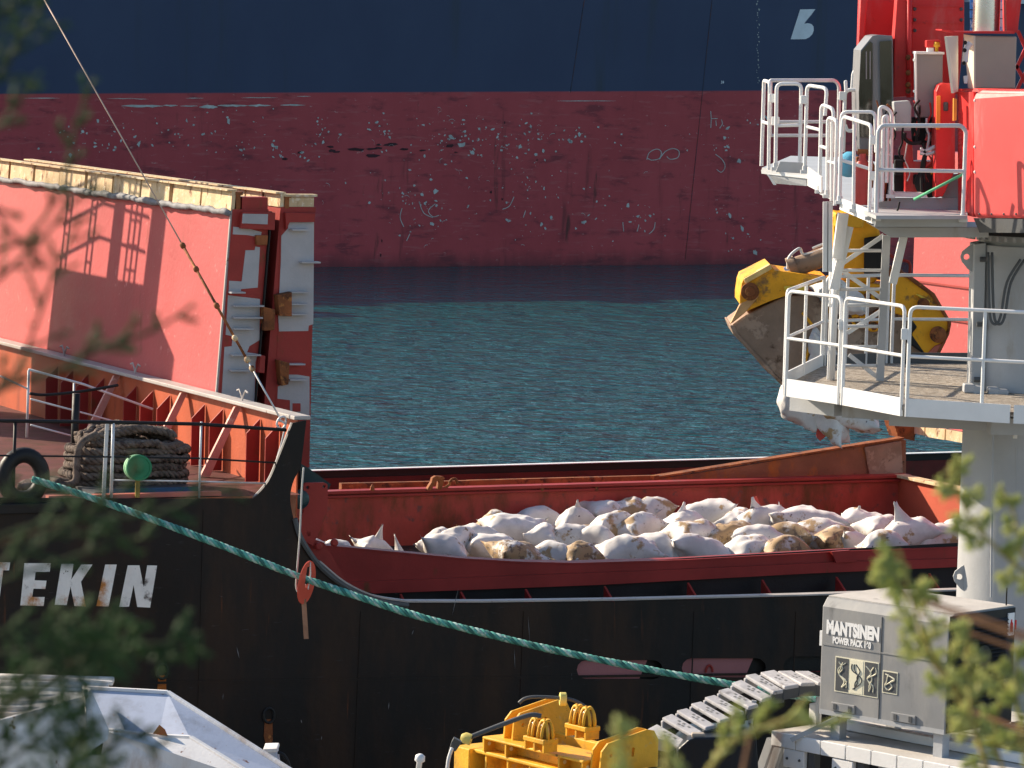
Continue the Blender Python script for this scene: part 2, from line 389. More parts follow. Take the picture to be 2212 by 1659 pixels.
for (x, y) in ((825, 520), (822, 550), (1090, 265), (1060, 415), (1085, 430), (1160, 345)): flake(md, x, y, 4, .5)
fk = md.build('dark_scuffs', m_scuff, big); fk['kind'] = 'stuff'
# chalked letters
mb = MB()
def stroke(mb, pts, w):
    pts = curve_pts(pts, 4); l = []; r_ = []
    for i, p in enumerate(pts):
        a = pts[max(i - 1, 0)]; c = pts[min(i + 1, len(pts) - 1)]; dx, dy = c[0] - a[0], c[1] - a[1]; k = math.hypot(dx, dy) or 1
        l.append((p[0] - dy / k * w, p[1] + dx / k * w)); r_.append((p[0] + dy / k * w, p[1] - dx / k * w))
    for i in range(len(pts) - 1): farpoly(mb, [l[i], l[i + 1], r_[i + 1], r_[i]])
for s_ in ([(1397, 345), (1402, 330), (1418, 322), (1428, 328), (1424, 342), (1408, 346), (1399, 342)], [(1424, 344), (1436, 328), (1452, 321), (1466, 326), (1464, 340), (1448, 344), (1440, 338)], [(1535, 240), (1536, 258), (1535, 276)], [(1536, 256), (1550, 256)], [(1546, 260), (1547, 272)], [(1558, 258), (1560, 268), (1554, 277)], [(1545, 333), (1560, 345), (1566, 360), (1558, 372), (1548, 366)], [(868, 450), (864, 470), (872, 490)], [(905, 435), (915, 460), (935, 470)], [(940, 440), (925, 455), (935, 468), (948, 465)], [(885, 505), (878, 520)], [(1110, 425), (1100, 445), (1085, 452)], [(1135, 455), (1130, 470)], [(1345, 480), (1347, 500)], [(1380, 485), (1376, 500)], [(1415, 480), (1412, 495), (1402, 505)]):
    stroke(mb, s_, .75)
fk = mb.build('chalk_marks', m_flake, big); fk['kind'] = 'stuff'
# weld seams and the dark runs below the scuppers
mb = MB()
for (a, c) in (((1262, 0), (1232, 200)), ((1538, 0), (1480, 560)),):
    mb.bar(farhit(*a) - b2 * .01, farhit(*c) - b2 * .01, .02, .016, up=b2)
mb.build('weld_seam', mat('weld_line', (.045, .045, .06), .7, var=.3, spots=(((.14, .05, .03), 1.5, .55, .1),), bump=.3), big)

for i in range(9):  # unseen slabs added on deck to break up the hull's shadow edge
    p_ = -66 + i * 13.5
    mb = MB(); mb.box(B(p_, 12, 13.3), b1 * 5.2, b2 * 7, Z_ * .75); mb.build('shadow_edge_slab', m_mark, big)

rd = random.Random(4)
for i in range(46):  # unseen boxes of random height, added to make the shadow on the water ragged
    p_ = -70 + i * 2.45; hh = rd.choice((.25, .4, .7, 1.0, 1.5, 2.2, 3.0, 4.0)) * rd.uniform(.8, 1.2)
    mb = MB(); mb.box(B(p_, 2.2 + rd.uniform(-.8, 1.5), 12.6 + hh / 2), b1 * rd.uniform(.7, 1.35), b2 * 1.1, Z_ * hh / 2); mb.build('shadow_edge_box', m_mark, big)

# ================================================================== the near ship
A = R(26)
e1 = Vector((math.cos(A), math.sin(A), 0)); e2 = Vector((-math.sin(A), math.cos(A), 0)); Z = Vector((0, 0, 1))
SO = pz(1334, 1298, 4.1); SO.z = 0
def S(p, q, z): return SO + e1 * p + e2 * q + Z * z
def onq(x, y, q): return pl(x, y, SO + e2 * q, e2)
def onp(x, y, p): return pl(x, y, SO + e1 * p, e1)
def pqz(w): w = w - SO; return w.dot(e1), w.dot(e2), w.z
ship = thing('cargo_ship', 'black hulled cargo ship with open red hold moored at the quay', 'ship', SO, A)
def smooth_px(pts, n=6): return curve_pts(pts, n)
# near side plating, with the freeing ports cut through
top = [(-260, 1062), (0, 1075), (300, 1077), (548, 1077)] + smooth_px([(548, 1077), (580, 1040), (604, 985), (632, 914)], 4)[1:] + [(662, 908), (656, 960)] + smooth_px([(650, 1010), (632, 1045), (628, 1090), (648, 1160), (690, 1217), (745, 1262), (810, 1292), (880, 1303)], 4) + [(1050, 1303), (1334, 1299), (1731, 1289), (2260, 1272)]
outer = [onq(x, y, 0) for x, y in top]
pr = pqz(outer[-1])[0]; pl_ = pqz(outer[0])[0]
outer += [S(pr, 0, -2.5), S(pl_, 0, -2.5)]
def slot(x0, x1, y0, y1):
    r = (y1 - y0) / 2; out = []
    for k in range(7): a = math.pi / 2 + math.pi * k / 6; out.append((x0 + r + math.cos(a) * r, (y0 + y1) / 2 - math.sin(a) * r))
    for k in range(7): a = -math.pi / 2 + math.pi * k / 6; out.append((x1 - r + math.cos(a) * r, (y0 + y1) / 2 - math.sin(a) * r))
    return [onq(x, y, 0) for x, y in out]
ports = [slot(1246, 1432, 1426, 1467), slot(1473, 1655, 1422, 1464), slot(1692, 1880, 1418, 1460)]
mb = MB(); mb.prism(outer, e2 * .03, ports)
bl = pl_; # remaining shell: stem side, far side, bottom
zdk = pqz(onq(300, 1077, 0))[2]
BEAM = 15.6
mb.build('hull', m_blackhull, ship)
print('deck z', zdk, 'p left', pl_, 'p right', pr, 'dist', SO)
# far side plating and its inner red face, posts and cap
zfb = 4.55
pa, _, za = pqz(onq(640, 1018, BEAM)); pb_, _, zb = pqz(onq(2260, 971, BEAM))
print('far bulwark z', za, zb)
mb = MB(); mb.prism([S(pa - 2, BEAM, -2.5), S(pb_, BEAM, -2.5), S(pb_, BEAM, zb), S(pa - 2, BEAM, za)], e2 * .03); mb.build('far_side_plating', m_black, ship)
mb = MB(); mb.bar(S(pa - 2, BEAM - .06, za + .008), S(pb_, BEAM - .06, zb + .008), .13, .012); mb.build('far_cap_rail', m_white, ship)
mb = MB(); mb.prism([S(pa - 2, BEAM - .02, 3.0), S(pb_, BEAM - .02, 3.0), S(pb_, BEAM - .02, zb - .13), S(pa - 2, BEAM - .02, za - .13)], -e2 * .012); mb.build('far_bulwark_lining', mat('dark_lining_red', (.12, .02, .016), .6, var=.3, spots=((DKRUST, 3, .6, .08),)), ship)
i = 0
for x in (765, 930, 1094, 1260, 1423, 1590, 1755):
    p = pqz(onq(x, 1040, BEAM - .3))[0]
    mb = MB(); mb.prism([S(p, BEAM - .035, 3.2), S(p, BEAM - .45, 3.2), S(p, BEAM - .32, za + (zb - za) * (p - pa) / (pb_ - pa) - .22), S(p, BEAM - .035, za + (zb - za) * (p - pa) / (pb_ - pa) - .2)], e1 * .2); mb.build('bulwark_stay', m_oxide, ship)
# main deck
mb = MB(); mb.add([S(-6, .035, 3.05), S(pr + 5, .035, 3.05), S(pr + 5, BEAM - .04, 3.05), S(-6, BEAM - .04, 3.05)], [(0, 1, 2, 3)]); mb.build('main_deck', m_oxide, ship)
# near cap rail (pale) and its rubbing strip
cap = [onq(x, y, 0) for x, y in smooth_px([(690, 1214), (745, 1259), (810, 1289), (880, 1301)], 5) + [(1050, 1301), (1334, 1297), (1731, 1287), (2260, 1270)]]
mb = MB()
for i in range(len(cap) - 1):
    w = .03 if i < 10 else .10
    mb.bar(cap[i] + e2 * .06 + Z * .01, cap[i + 1] + e2 * .06 + Z * .01, .16, .02)
mb.build('cap_rail', m_caprail, ship)
mb = MB()
arc = [onq(x, y, 0) for x, y in smooth_px([(636, 1120), (650, 1164), (690, 1222), (745, 1266), (810, 1296), (880, 1307)], 6)]
mb.tube([p_ - e2 * .02 for p_ in arc], .035, 6); mb.build('rubbing_strip', m_dgrey, ship)
mb = MB(); hw = lambda y: [onq(-100, y + 6, 0) - e2 * .004, onq(2240, y - 28, 0) - e2 * .004]
a, c = hw(1475); mb.bar(a, c, .03, .012, up=e2); mb.build('hull_weld', m_blackhull, ship)
for x in (440, 780, 1132, 1500, 1720):
    mb = MB(); mb.bar(onq(x, 1320 if x > 700 else 1100, 0) - e2 * .003, onq(x - 16, 1700, 0) - e2 * .003, .016, .010, up=e2); mb.build('hull_weld', m_blackhull, ship)
m_scr = mat('grey_scratch', (.20, .20, .21), .8, var=.3, bump=0)
rs_ = random.Random(8)
for (x, y, l, a) in [(1140, 1330, 60, 1.5), (1110, 1400, 45, 1.52), (990, 1270, 60, 1.8)] + [(rs_.uniform(400, 1700), rs_.uniform(1330, 1600), rs_.uniform(6, 26), rs_.uniform(1.2, 1.9)) for _ in range(9)] + [(rs_.uniform(0, 900), rs_.uniform(1120, 1450), rs_.uniform(5, 18), rs_.uniform(-.2, .2)) for _ in range(16)]:
    w_ = rs_.uniform(.5, 1.1); dx, dy = math.cos(a) * l, math.sin(a) * l
    mb = MB(); mb.prism([onq(px_, py_, 0) - e2 * .005 for px_, py_ in ((x, y), (x + dx * .5 + w_, y + dy * .5), (x + dx, y + dy), (x + dx * .5 - w_, y + dy * .5))], -e2 * .002); mb.build('scratch', m_scr, ship)
# shell opening rims with rust
for (x, y) in ((350, 1450), (580, 1545)):
    c = onq(x, y, 0); mb = MB()
    ring = [c + e1 * math.cos(t) * .07 + Z * math.sin(t) * .09 - e2 * .015 for t in [2 * math.pi * k / 16 for k in range(16)]]
    mb.tube(ring, .018, 6, closed=True); mb.build('scupper_rim', m_black, ship)
    mb = MB(); mb.prism([c - e2 * .006 + e1 * dx + Z * dz for dx, dz in ((-.05, -.05), (.05, -.05), (.06, -.3), (.03, -.42), (-.02, -.40), (-.06, -.25))], -e2 * .003); mb.build('rust_run', mat('rust_run_orange', (.32, .10, .02), .85, var=.4, vs=8, bump=.2) if x == 350 else m_rust, ship)
# painted name: heavy slanted letters
m_letter = mat('old_white_lettering', (.82, .80, .77), .7, var=.10, vs=3, spots=(((.50, .20, .05), 1.7, .60, .07), ((.10, .08, .07), 4, .62, .06), ((.012, .012, .012), 11, .66, .03)), bump=.2)
def Z3(x, y): return (.329 * x, 1182.5 + .329 * y)
glyphs = [
    [[(160, 103), (332, 103), (325, 160), (232, 160), (226, 215), (304, 218), (296, 272), (218, 270), (210, 325), (292, 325), (285, 384), (132, 380)]],
    [[(402, 107), (482, 107), (466, 212), (532, 112), (606, 112), (530, 225), (562, 388), (488, 384), (462, 255), (436, 378), (358, 376)]],
    [[(690, 112), (765, 112), (712, 388), (632, 384)]],
    [[(838, 117), (914, 117), (942, 262), (966, 117), (1030, 119), (984, 395), (900, 390), (876, 245), (846, 388), (782, 390)]],
    [[(-60, 95), (66, 98), (58, 150), (20, 150), (-10, 376), (-80, 374), (-50, 150), (-90, 150)]],
]
for g in glyphs:
    mb = MB()
    mb.prism([onq(*Z3(*p), 0) - e2 * .004 for p in g[0]], -e2 * .004); mb.build('name_letter', m_letter, ship)

# ---- forecastle: deck, end bulwark across the ship, railing
pbk, qbk, zbk = pqz(onq(640, 903, .25))
print('bulwark', pbk, zbk, 'check x=0 expects 745')
mb = MB(); mb.add([S(pl_, .035, zdk - .01), S(pbk, .035, zdk - .01), S(pbk, BEAM, zdk - .01), S(pl_, BEAM, zdk - .01)], [(0, 1, 2, 3)]); mb.build('forecastle_deck', mat('shade_darkened_deck', (.11, .035, .03), .7, var=.3, vs=2, spots=((DKRUST, 3, .55, .1),)), ship)  # deck colour darkened to imitate the shade lying on it
mb = MB(); mb.prism([S(pbk, .2, zdk - 2.5), S(pbk, BEAM, zdk - 2.5), S(pbk, BEAM, zbk), S(pbk, .2, zbk)], e1 * .02); mb.build('end_bulwark', m_orange, ship)
mb = MB(); mb.bar(S(pbk, .05, zbk + .02), S(pbk, BEAM, zbk + .02), .22, .05); mb.build('bulwark_cap', m_caprail, ship, bevel=.01)
for k in range(14):
    q_ = .75 + k * .62
    if k in (2, 5, 9):      # tall lit raking stays
        mb = MB(); mb.prism([S(pbk - .012, q_, zbk - .03), S(pbk - .1, q_, zbk - .03), S(pbk - .55, q_, zdk), S(pbk - .42, q_, zdk)], e2 * .05)
        mb.build('raking_stay', mat('stay_pale_red', (.62, .3, .24), .6, var=.15, vs=4, spots=(((.75, .6, .5), 8, .6, .05),)), ship)
    else:
        mb = MB(); mb.prism([S(pbk - .012, q_, zbk - .12), S(pbk - .19, q_, zbk - .3), S(pbk - .19, q_, zdk), S(pbk - .012, q_, zdk)], e2 * .02); mb.build('bulwark_gusset', m_oxide, ship)  # dark red imitates the shade on the gussets' near faces
# horn plate thickness: inner edge strip
mb = MB(); hp = [onq(x, y, .06) for x, y in smooth_px([(548, 1077), (580, 1040), (604, 985), (632, 914)], 4)]
mb.tube(hp, .03, 6); mb.build('horn_edge', m_caprail, ship, smooth=True)
# near railing
rail_top = [onq(x, y, .05) for x, y in ((-200, 905), (0, 909), (240, 912), (430, 916), (618, 929))]
rail_mid = [onq(x, y, .05) for x, y in ((-200, 982), (0, 984), (240, 987), (430, 990), (600, 1000))]
rail_low = [onq(x, y, .05) for x, y in ((240, 1037), (430, 1040), (575, 1044))]
mb = MB(); mb.tube(rail_top, .022, 8); mb.build('top_rail', m_black, ship, smooth=True)
mb = MB(); mb.tube(rail_mid, .012, 6); mb.build('middle_rail', m_black, ship, smooth=True)
mb = MB(); mb.tube(rail_low, .010, 6); mb.build('lower_rail', m_galv, ship, smooth=True)
for x in (-150, 28, 240, 430):
    a = onq(x, 1076, .05); c = onq(x + 5, 911, .05); mb = MB(); mb.tube([a, c], .02 if x != 430 else .014, 8); mb.build('rail_post', m_black if x in (28, -150) else m_galv, ship, smooth=True)
mb = MB(); mb.bar(onq(240, 912, .05) - e1 * .05 , onq(232, 1076, .05) - e1 * .05, .045, .01, up=e2); mb.build('rail_brace', m_galv, ship)
# stair railing behind (white, sloping)
q_ = 3.2
for (pts, r) in (([(62, 798), (180, 830), (330, 884)], .016), ([(66, 862), (180, 892), (300, 925)], .012), ([(66, 918), (180, 948)], .012), ([(62, 800), (58, 945)], .018), ([(160, 828), (158, 950)], .014), ([(0, 812), (64, 842)], .012)):
    mb = MB(); mb.tube([onq(x, y, q_) for x, y in pts], r, 6); mb.build('stair_rail', m_galv, ship, smooth=True)
mb = MB(); mb.tube([onq(x, y, 2.8) for x, y in smooth_px([(64, 850), (100, 853), (180, 845), (255, 832)], 4)], .02, 6); mb.build('slack_hose', m_black, ship, smooth=True)
# black chock ring at the deck edge
c = onq(50, 1030, .1); mb = MB()
ring = [c + e1 * math.cos(t) * .235 + Z * math.sin(t) * .26 for t in [2 * math.pi * k / 32 for k in range(32)]]
mb.tube(ring, .095, 12, closed=True); mb.build('chock', m_black, ship, smooth=True)
mb = MB(); mb.box(c - Z * .36 + e1 * .02, e1 * .45, e2 * .16, Z * .06); mb.build('chock_seat', m_black, ship, bevel=.01)
mb = MB(); mb.box(onq(290, 1070, .12), e1 * 1.1, e2 * .06, Z * .025); mb.build('deck_edge_bar', mat('faded_deck_red', (.5, .16, .12), .6), ship)
for y in (960, 985, 1010):
    mb = MB(); mb.bar(onq(190, y, 2.2), onq(250, y, 2.2), .04, .05); mb.build('grating_bar', m_black, ship)
mb = MB(); mb.prism([onq(x, y, 2.4) for x, y in ((150, 960), (260, 965), (255, 1020), (205, 1028))], e2 * .05); mb.build('winch_guard', m_orange, ship)
mb = MB(); mb.tube([onq(165, 850, 2.0), onq(160, 1000, 2.0)], .05, 8); mb.build('deck_pipe', m_black, ship, smooth=True)
# hooks on the bulwark cap
for q_ in (2.0, 5.8, 8.6):
    a = S(pbk, q_, zbk + .05); mb = MB()
    for s_ in (-1, 1): mb.tube([a, a + Z * .06 + e2 * .03 * s_, a + Z * .13 + e2 * .10 * s_, a + Z * .11 + e2 * .18 * s_], .012, 5)
    mb.build('lashing_hook', m_caprail, ship)

# ---- standing hatch covers (two folded panels at the left end, one at the right end)
def hatch_pair():
    qn = 3.2
    A1 = onq(503, 456, qn); A2 = onq(470, 860, qn)
    p1, _, z1 = pqz(A1); p2, _, z2 = pqz(A2)
    k = (p1 - p2) / (z1 - z2)                         # lean of the panel
    zb_ = 4.35; zt = z1; QE = 13.0
    def H(d, q, z): return S(p1 + (z - z1) * k + d, q, z)
    cov = []
    w1 = (pqz(onq(582, 470, qn))[0] - p1); g0 = (pqz(onq(605, 470, qn))[0] - p1); g1 = (pqz(onq(682, 440, qn))[0] - p1)
    print('hatch', p1, z1, z2, 'k', k, 'thick', w1, g0, g1)
    for (d0, d1, zt_) in ((0, w1, zt), (g0, g1, pqz(onq(680, 447, qn))[2])):
        mb = MB(); c8 = [H(d, q, z) for z in (zb_, zt_) for q in (qn, QE) for d in (d0, d1)]
        mb.add(c8, [(0, 1, 3, 2), (4, 6, 7, 5), (0, 4, 5, 1), (2, 3, 7, 6), (0, 2, 6, 4), (1, 5, 7, 3)])
        o = mb.build('hatch_cover', m_hatch if d0 == 0 else m_oxide, ship); cov.append(o)
    fr, bk = cov
    # end faces: red oxide edge plates with bare grey primer patches, ribs and hinge blocks
    def endquad(mb, pts, th=.006, q=qn): mb.prism([onq(x, y, q) - e2 * .004 for x, y in pts], -e2 * th)
    W = lambda x, y: (424.5 + .3288 * x, 394.2 + .3288 * y)      # zoom of the panel ends
    mb = MB(); endquad(mb, [(502, 452), (580, 452), (556, 855), (472, 858)], .002); mb.build('end_plate', m_oxide, fr)
    mb = MB(); endquad(mb, [(606, 447), (680, 447), (668, 1010), (592, 1010)], .002); mb.build('end_plate', m_oxide, bk)
    for pts in ([(240, 290), (330, 300), (425, 325), (420, 360), (330, 345), (236, 340)], [(320, 445), (380, 445), (385, 420), (415, 425), (400, 690), (290, 700), (290, 720), (210, 715), (212, 645), (295, 650)], [(205, 740), (415, 765), (412, 960), (412, 1035), (345, 1075), (330, 1115), (400, 1125), (385, 1180), (378, 1480), (162, 1420), (182, 1080), (230, 1075), (235, 1010), (190, 1000)]):
        mb = MB(); endquad(mb, [W(*p) for p in pts], .008); mb.build('primer_patch', m_grey, fr)
    for pts in ([(600, 258), (770, 258), (765, 930), (735, 940), (732, 975), (540, 978), (535, 880), (552, 520), (555, 350), (600, 300)], [(580, 1262), (660, 1262), (740, 1275), (740, 1560), (612, 1540), (612, 1430), (530, 1420), (533, 1340), (580, 1320)]):
        mb = MB(); endquad(mb, [W(*p) for p in pts], .008); mb.build('primer_patch', m_grey, bk)
    mb = MB(); endquad(mb, [W(*p) for p in ((628, 1450), (680, 1450), (680, 1505), (628, 1505))], .014); mb.build('test_patch', m_oxide, bk)
    for (cov_, x0, x1, y) in ((fr, 205, 298, 720), (fr, 235, 420, 808), (fr, 232, 412, 885), (fr, 230, 355, 958), (fr, 215, 400, 1130), (fr, 210, 345, 1232), (bk, 605, 720, 308), (bk, 670, 790, 522), (bk, 600, 718, 718), (bk, 600, 712, 796), (bk, 600, 712, 862), (bk, 585, 690, 1190), (bk, 590, 705, 1292)):
        a, c = onq(*W(x0, y), qn), onq(*W(x1, y), qn); mb = MB(); mb.bar(a - e2 * .07, c - e2 * .07, .12, .02); mb.build('stiffener_rib', m_grey, cov_)
    # top box on the front panel end, hinge blocks facing each other
    for (cov_, pts, q0, ma) in ((fr, [(290, 190), (500, 195), (495, 310), (275, 300)], .10, m_oxide), (bk, [(570, 195), (768, 200), (765, 258), (600, 260), (575, 310)], .07, m_oxide), (fr, [(418, 812), (495, 830), (490, 965), (420, 970)], .12, m_rust), (bk, [(505, 735), (600, 715), (600, 875), (520, 870)], .14, m_rust), (fr, [(402, 1130), (434, 1135), (428, 1250), (390, 1245)], .1, m_oxide), (bk, [(515, 1160), (585, 1180), (578, 1320), (530, 1330)], .14, m_rust), (fr, [(380, 345), (460, 345), (455, 410), (385, 410)], .06, m_rust)):
        mb = MB(); mb.prism([onq(*W(*p), qn) + e2 * .02 for p in pts], -e2 * (q0 + .02)); mb.build('hinge_block', ma, cov_, bevel=.008)
    mb = MB(); mb.prism([onq(*W(*p), qn - .11) for p in ((303, 205), (468, 208), (465, 275), (298, 268))], -e2 * .01); mb.build('box_plate', m_grey, fr)
    # cream rusty top bands with joints, and the rubber seal
    def band(cov_, d, x0, yy0, x1, yy1, hh0, hh1, n, gap):
        """n plates along the top edge, between two picture points"""
        q0 = pqz(onp(x1, yy1, pqz(H(d, 0, zt))[0]))[1]
    for (cov_, d, ztop, hgt, q0, q1, n) in ((fr, -.03, pqz(onq(503, 413, qn))[2], pqz(onq(503, 413, qn))[2] - zt + .005, qn, QE, 9), (bk, g0 - .02, pqz(onq(672, 419, qn))[2], .17, qn - .02, QE, 16)):
        L_ = (q1 - q0) / n
        for i in range(n):
            qa, qb = q0 + i * L_ + .01, q0 + (i + 1) * L_ - (.10 if (i % 3 == 1 and cov_ is fr) else .05)
            mb = MB(); jz = random.uniform(-.012, .012); jd = random.uniform(-.01, .01)
            pts = [H(d + jd, qa, ztop - hgt), H(d + jd, qb, ztop - hgt), H(d + jd, qb, ztop + jz), H(d + jd, (qa + qb) / 2, ztop + random.uniform(-.012, .012)), H(d + jd, qa, ztop + jz)]
            mb.prism(pts, e1 * .05); mb.build('edge_plate', m_cream, cov_)
        mb = MB(); mb.bar(H(d + .10, q0, ztop - .03), H(d + .10, q1, ztop - .03), .10, .04); mb.bar(H(d + .10, q0 + .01, ztop - hgt * .6), H(d + .10, q1, ztop - hgt * .6), .06, hgt); mb.build('edge_channel', m_rust, cov_)
        mb = MB(); mb.bar(H(d + .0, q0, ztop + .012), H(d + .0, q1, ztop + .012), .14, .02); mb.build('edge_flange', m_cream, cov_)
    pts = []; pts2 = []
    mb = MB(); sp = [H(-.05 + random.uniform(-.01, .01), qn + (QE - qn) * i / 60, zt - .02 + random.uniform(-.016, .016)) for i in range(61)]
    mb.tube(sp, [.045 + random.uniform(-.01, .01) for _ in sp], 6); mb.build('seal_strip', m_seal, fr, smooth=True)
    zB = pqz(onq(672, 419, qn))[2]
    mb = MB(); mb.bar(H(g0 - .02, qn + .06, zB - .02), H(g1, qn + .06, zB - .02), .16, .03); mb.bar(H(g0 + .02, qn + .06, zB - .12), H(g1 - .03, qn + .06, zB - .12), .10, .15); mb.build('end_flange', m_cream, bk)
    mb = MB(); mb.bar(H(w1 * .25, qn + .12, zt + .09), H(w1 * .95, qn + .12, zt + .09), .2, .18); mb.build('top_block', m_oxide, fr)
    # white bead down the lit panel's free edge
    mb = MB(); mb.bar(H(-.012, qn + .02, zb_), H(-.012, qn + .02, zt), .03, .03); mb.build('edge_bead', m_caprail, fr)
    mb = MB(); mb.bar(H(w1 + .01, qn + .2, zb_), H(w1 + .01, qn + .2, zt), .5, .02, up=e1); mb.build('gap_lining', m_rubber, fr)
hatch_pair()
def hatch_right():
    qf = 12.4
    C1 = onq(1960, 925, qf); p1, _, z1 = pqz(C1); print('right hatch', p1, z1)
    mb = MB(); c8 = [S(p1 + d, q, z) for z in (z1 + .12, z1 + 4.6) for q in (1.0, qf) for d in (0, .5)]
    mb.add(c8, [(0, 1, 3, 2), (4, 6, 7, 5), (0, 4, 5, 1), (2, 3, 7, 6), (0, 2, 6, 4), (1, 5, 7, 3)])
    o = mb.build('hatch_cover', m_hatch, ship)
    n = 18; L_ = (qf - 1.0) / n
    for i in range(n):
        qa = 1.0 + i * L_; mb = MB(); z0 = z1 - .06 + random.uniform(-.01, .01)
        mb.prism([S(p1 - .05, qa + .02, z0), S(p1 - .05, qa + L_ - .02, z0 + random.uniform(-.01, .01)), S(p1 - .05, qa + L_ - .02, z1 + .11), S(p1 - .05, qa + .02, z1 + .11)], e1 * .06); mb.build('edge_plate', m_cream, o)
    mb = MB(); mb.prism([onq(x, y, qf) for x, y in ((1905, 893), (1960, 905), (1955, 948), (1920, 940))], -e2 * .3); mb.build('corner_bracket', m_rust, o)
    for (z_, w_) in ((z1 + 1.9, .03), (z1 + 2.45, .03)):
        mb = MB(); mb.bar(S(p1 - .015, 1, z_), S(p1 - .015, qf, z_), .03, w_); mb.build('rail_shadow_bar', m_oxide, o)  # dark red bars imitate rail shadows cast on the panel
hatch_right()

# ---- hold: coamings
qc = 3.0; zc = None
def cq(x, y): return onq(x, y, qc)
# near coaming outer plate (upper tapered part and lower band)
up = [(690, 1180), (760, 1186), (1000, 1209), (1120, 1216), (1240, 1219), (1480, 1212), (1810, 1194), (2240, 1178)]
lo_ = [(2240, 1201), (1810, 1213), (1395, 1232), (1120, 1242), (747, 1257), (722, 1230), (700, 1200)]
mb = MB(); mb.prism([cq(*p) for p in up + lo_], e2 * .03); mb.build('near_coaming', m_oxide, ship)
band_ = [(742, 1257), (1120, 1242), (1395, 1232), (1810, 1213), (2240, 1201), (2240, 1216), (1740, 1238), (1300, 1262), (805, 1281), (770, 1272)]
mb = MB(); mb.prism([cq(*p) - e2 * .05 for p in band_], e2 * .045); mb.build('coaming_band', m_oxide, ship)
zc = pqz(cq(1240, 1219))[2]; print('zc', zc)
mb = MB(); zz = [cq(*p) for p in up]
for i in range(len(zz) - 1): mb.bar(zz[i] + e2 * .12 + Z * .01, zz[i + 1] + e2 * .12 + Z * .01, .26, .02)
mb.build('near_coaming_rim', m_oxide, ship)
# notch plate and rust on the rim
mb = MB(); mb.prism([cq(x, y) - e2 * .08 for x, y in ((1790, 1190), (1830, 1187), (1845, 1212), (1800, 1214))], e2 * .05); mb.build('rim_plate', m_oxide, ship)
# stays under the near coaming, standing in the shadow
for x in (860, 990, 1130, 1300, 1480, 1640, 1800, 2000):
    p = pqz(cq(x, 1250))[0]; mb = MB(); mb.prism([S(p, qc - .06, 3.06), S(p, qc - .7, 3.06), S(p, qc - .45, 3.6), S(p, qc - .06, zc - .3)], e1 * .03); mb.build('coaming_stay', m_oxide, ship)
mb = MB(); mb.prism([S(-4.2, qc + .05, 3.06), S(pr + 5, qc + .05, 3.06), S(pr + 5, qc + .05, zc + .18), S(-4.2, qc + .05, zc - .1)], e2 * .02); mb.build('coaming_web', m_black, ship)  # painted black to imitate the deep shade under the coaming
# red boards seen through the freeing ports
for (x0, x1) in ((1246, 1395), (1473, 1622)):
    mb = MB(); mb.prism([onq(x, y, .045) for x, y in ((x0 - 10, 1410), (x1 + 10, 1410), (x1 - 20, 1480), (x0 - 10, 1480))], e2 * .02)
    mb.build('port_flap', mat('flap_pale_red', (.34, .14, .15), .6, var=.1), ship)
mb = MB(); mb.prism([onq(x, y, .10) for x, y in ((1235, 1405), (1900, 1400), (1900, 1480), (1235, 1490))], e2 * .02); mb.build('port_shade_board', m_black, ship)  # black board added to imitate the shaded parts of the ports
c = onq(1532, 1452, .03); mb = MB(); mb.tube([c + e1 * math.cos(t) * .05 + Z * (math.sin(t) * .09) for t in [math.pi * k / 8 for k in range(9)]], .016, 6); mb.build('flap_ring', m_oxide, ship)
# far coaming
pf0, qf0, _ = pqz(pz(710, 1066, zc)); pf1, qf1, _ = pqz(pz(1941, 1029, zc)); print('far coaming q', qf0, qf1, pf0, pf1)
qfc = (qf0 + qf1) / 2
def fq(x, y): return onq(x, y, qfc)
pend = pqz(fq(1941, 1029))[0]; pst = pqz(fq(600, 1066))[0] - 5.5
zf0 = pqz(fq(710, 1067))[2]; zf1 = pqz(fq(1941, 1030))[2]
mb = MB(); mb.prism([S(pst, qfc, 1.5), S(pend, qfc, 1.5), S(pend, qfc, zf1), S(pst, qfc, zf0)], e2 * .03); mb.build('far_coaming', m_holdred, ship)
mb = MB(); mb.bar(S(pst, qfc + .03, zf0 + .015), S(pend + .2, qfc + .03, zf1 + .015), .22, .05); mb.bar(S(pst, qfc - .05, zf0 - .05), S(pend, qfc - .05, zf1 - .05), .05, .04); mb.build('far_coaming_rim', m_oxide, ship, bevel=.008)
# end coaming across the ship
mb = MB(); mb.prism([S(pend, qc, 1.5), S(pend, qfc, 1.5), S(pend, qfc, zf1), S(pend, qc, zf1)], e1 * .03); mb.build('end_coaming', mat('end_coaming_orange', (.50, .10, .055), .6, var=.15, vs=1, spots=((RUST, 3, .66, .05, (1, 1, .4)), ((.6, .3, .22), 12, .7, .03))), ship)
mb = MB(); mb.bar(S(pend + .02, qc, zf1 + .02), S(pend + .02, qfc, zf1 + .02), .2, .05); mb.build('end_coaming_rim', m_cream, ship, bevel=.008)
# left end of the hold
mb = MB(); mb.prism([S(pst + .4, qc, 1.5), S(pst + .4, qfc, 1.5), S(pst + .4, qfc, zf0), S(pst + .4, qc, zf0)], -e1 * .03); mb.build('fore_coaming', m_holdred, ship)
zfl = zc - .85
mb = MB(); mb.add([S(pst + .4, qc + .03, zfl), S(pend, qc + .03, zfl), S(pend, qfc, zfl), S(pst + .4, qfc, zfl)], [(0, 1, 2, 3)]); mb.build('hold_floor', mat('dusty_hold_floor', (.06, .04, .03), .9, var=.3, vs=3, spots=(((.12, .09, .065), 4, .58, .1),), bump=.5, bs=12), ship)
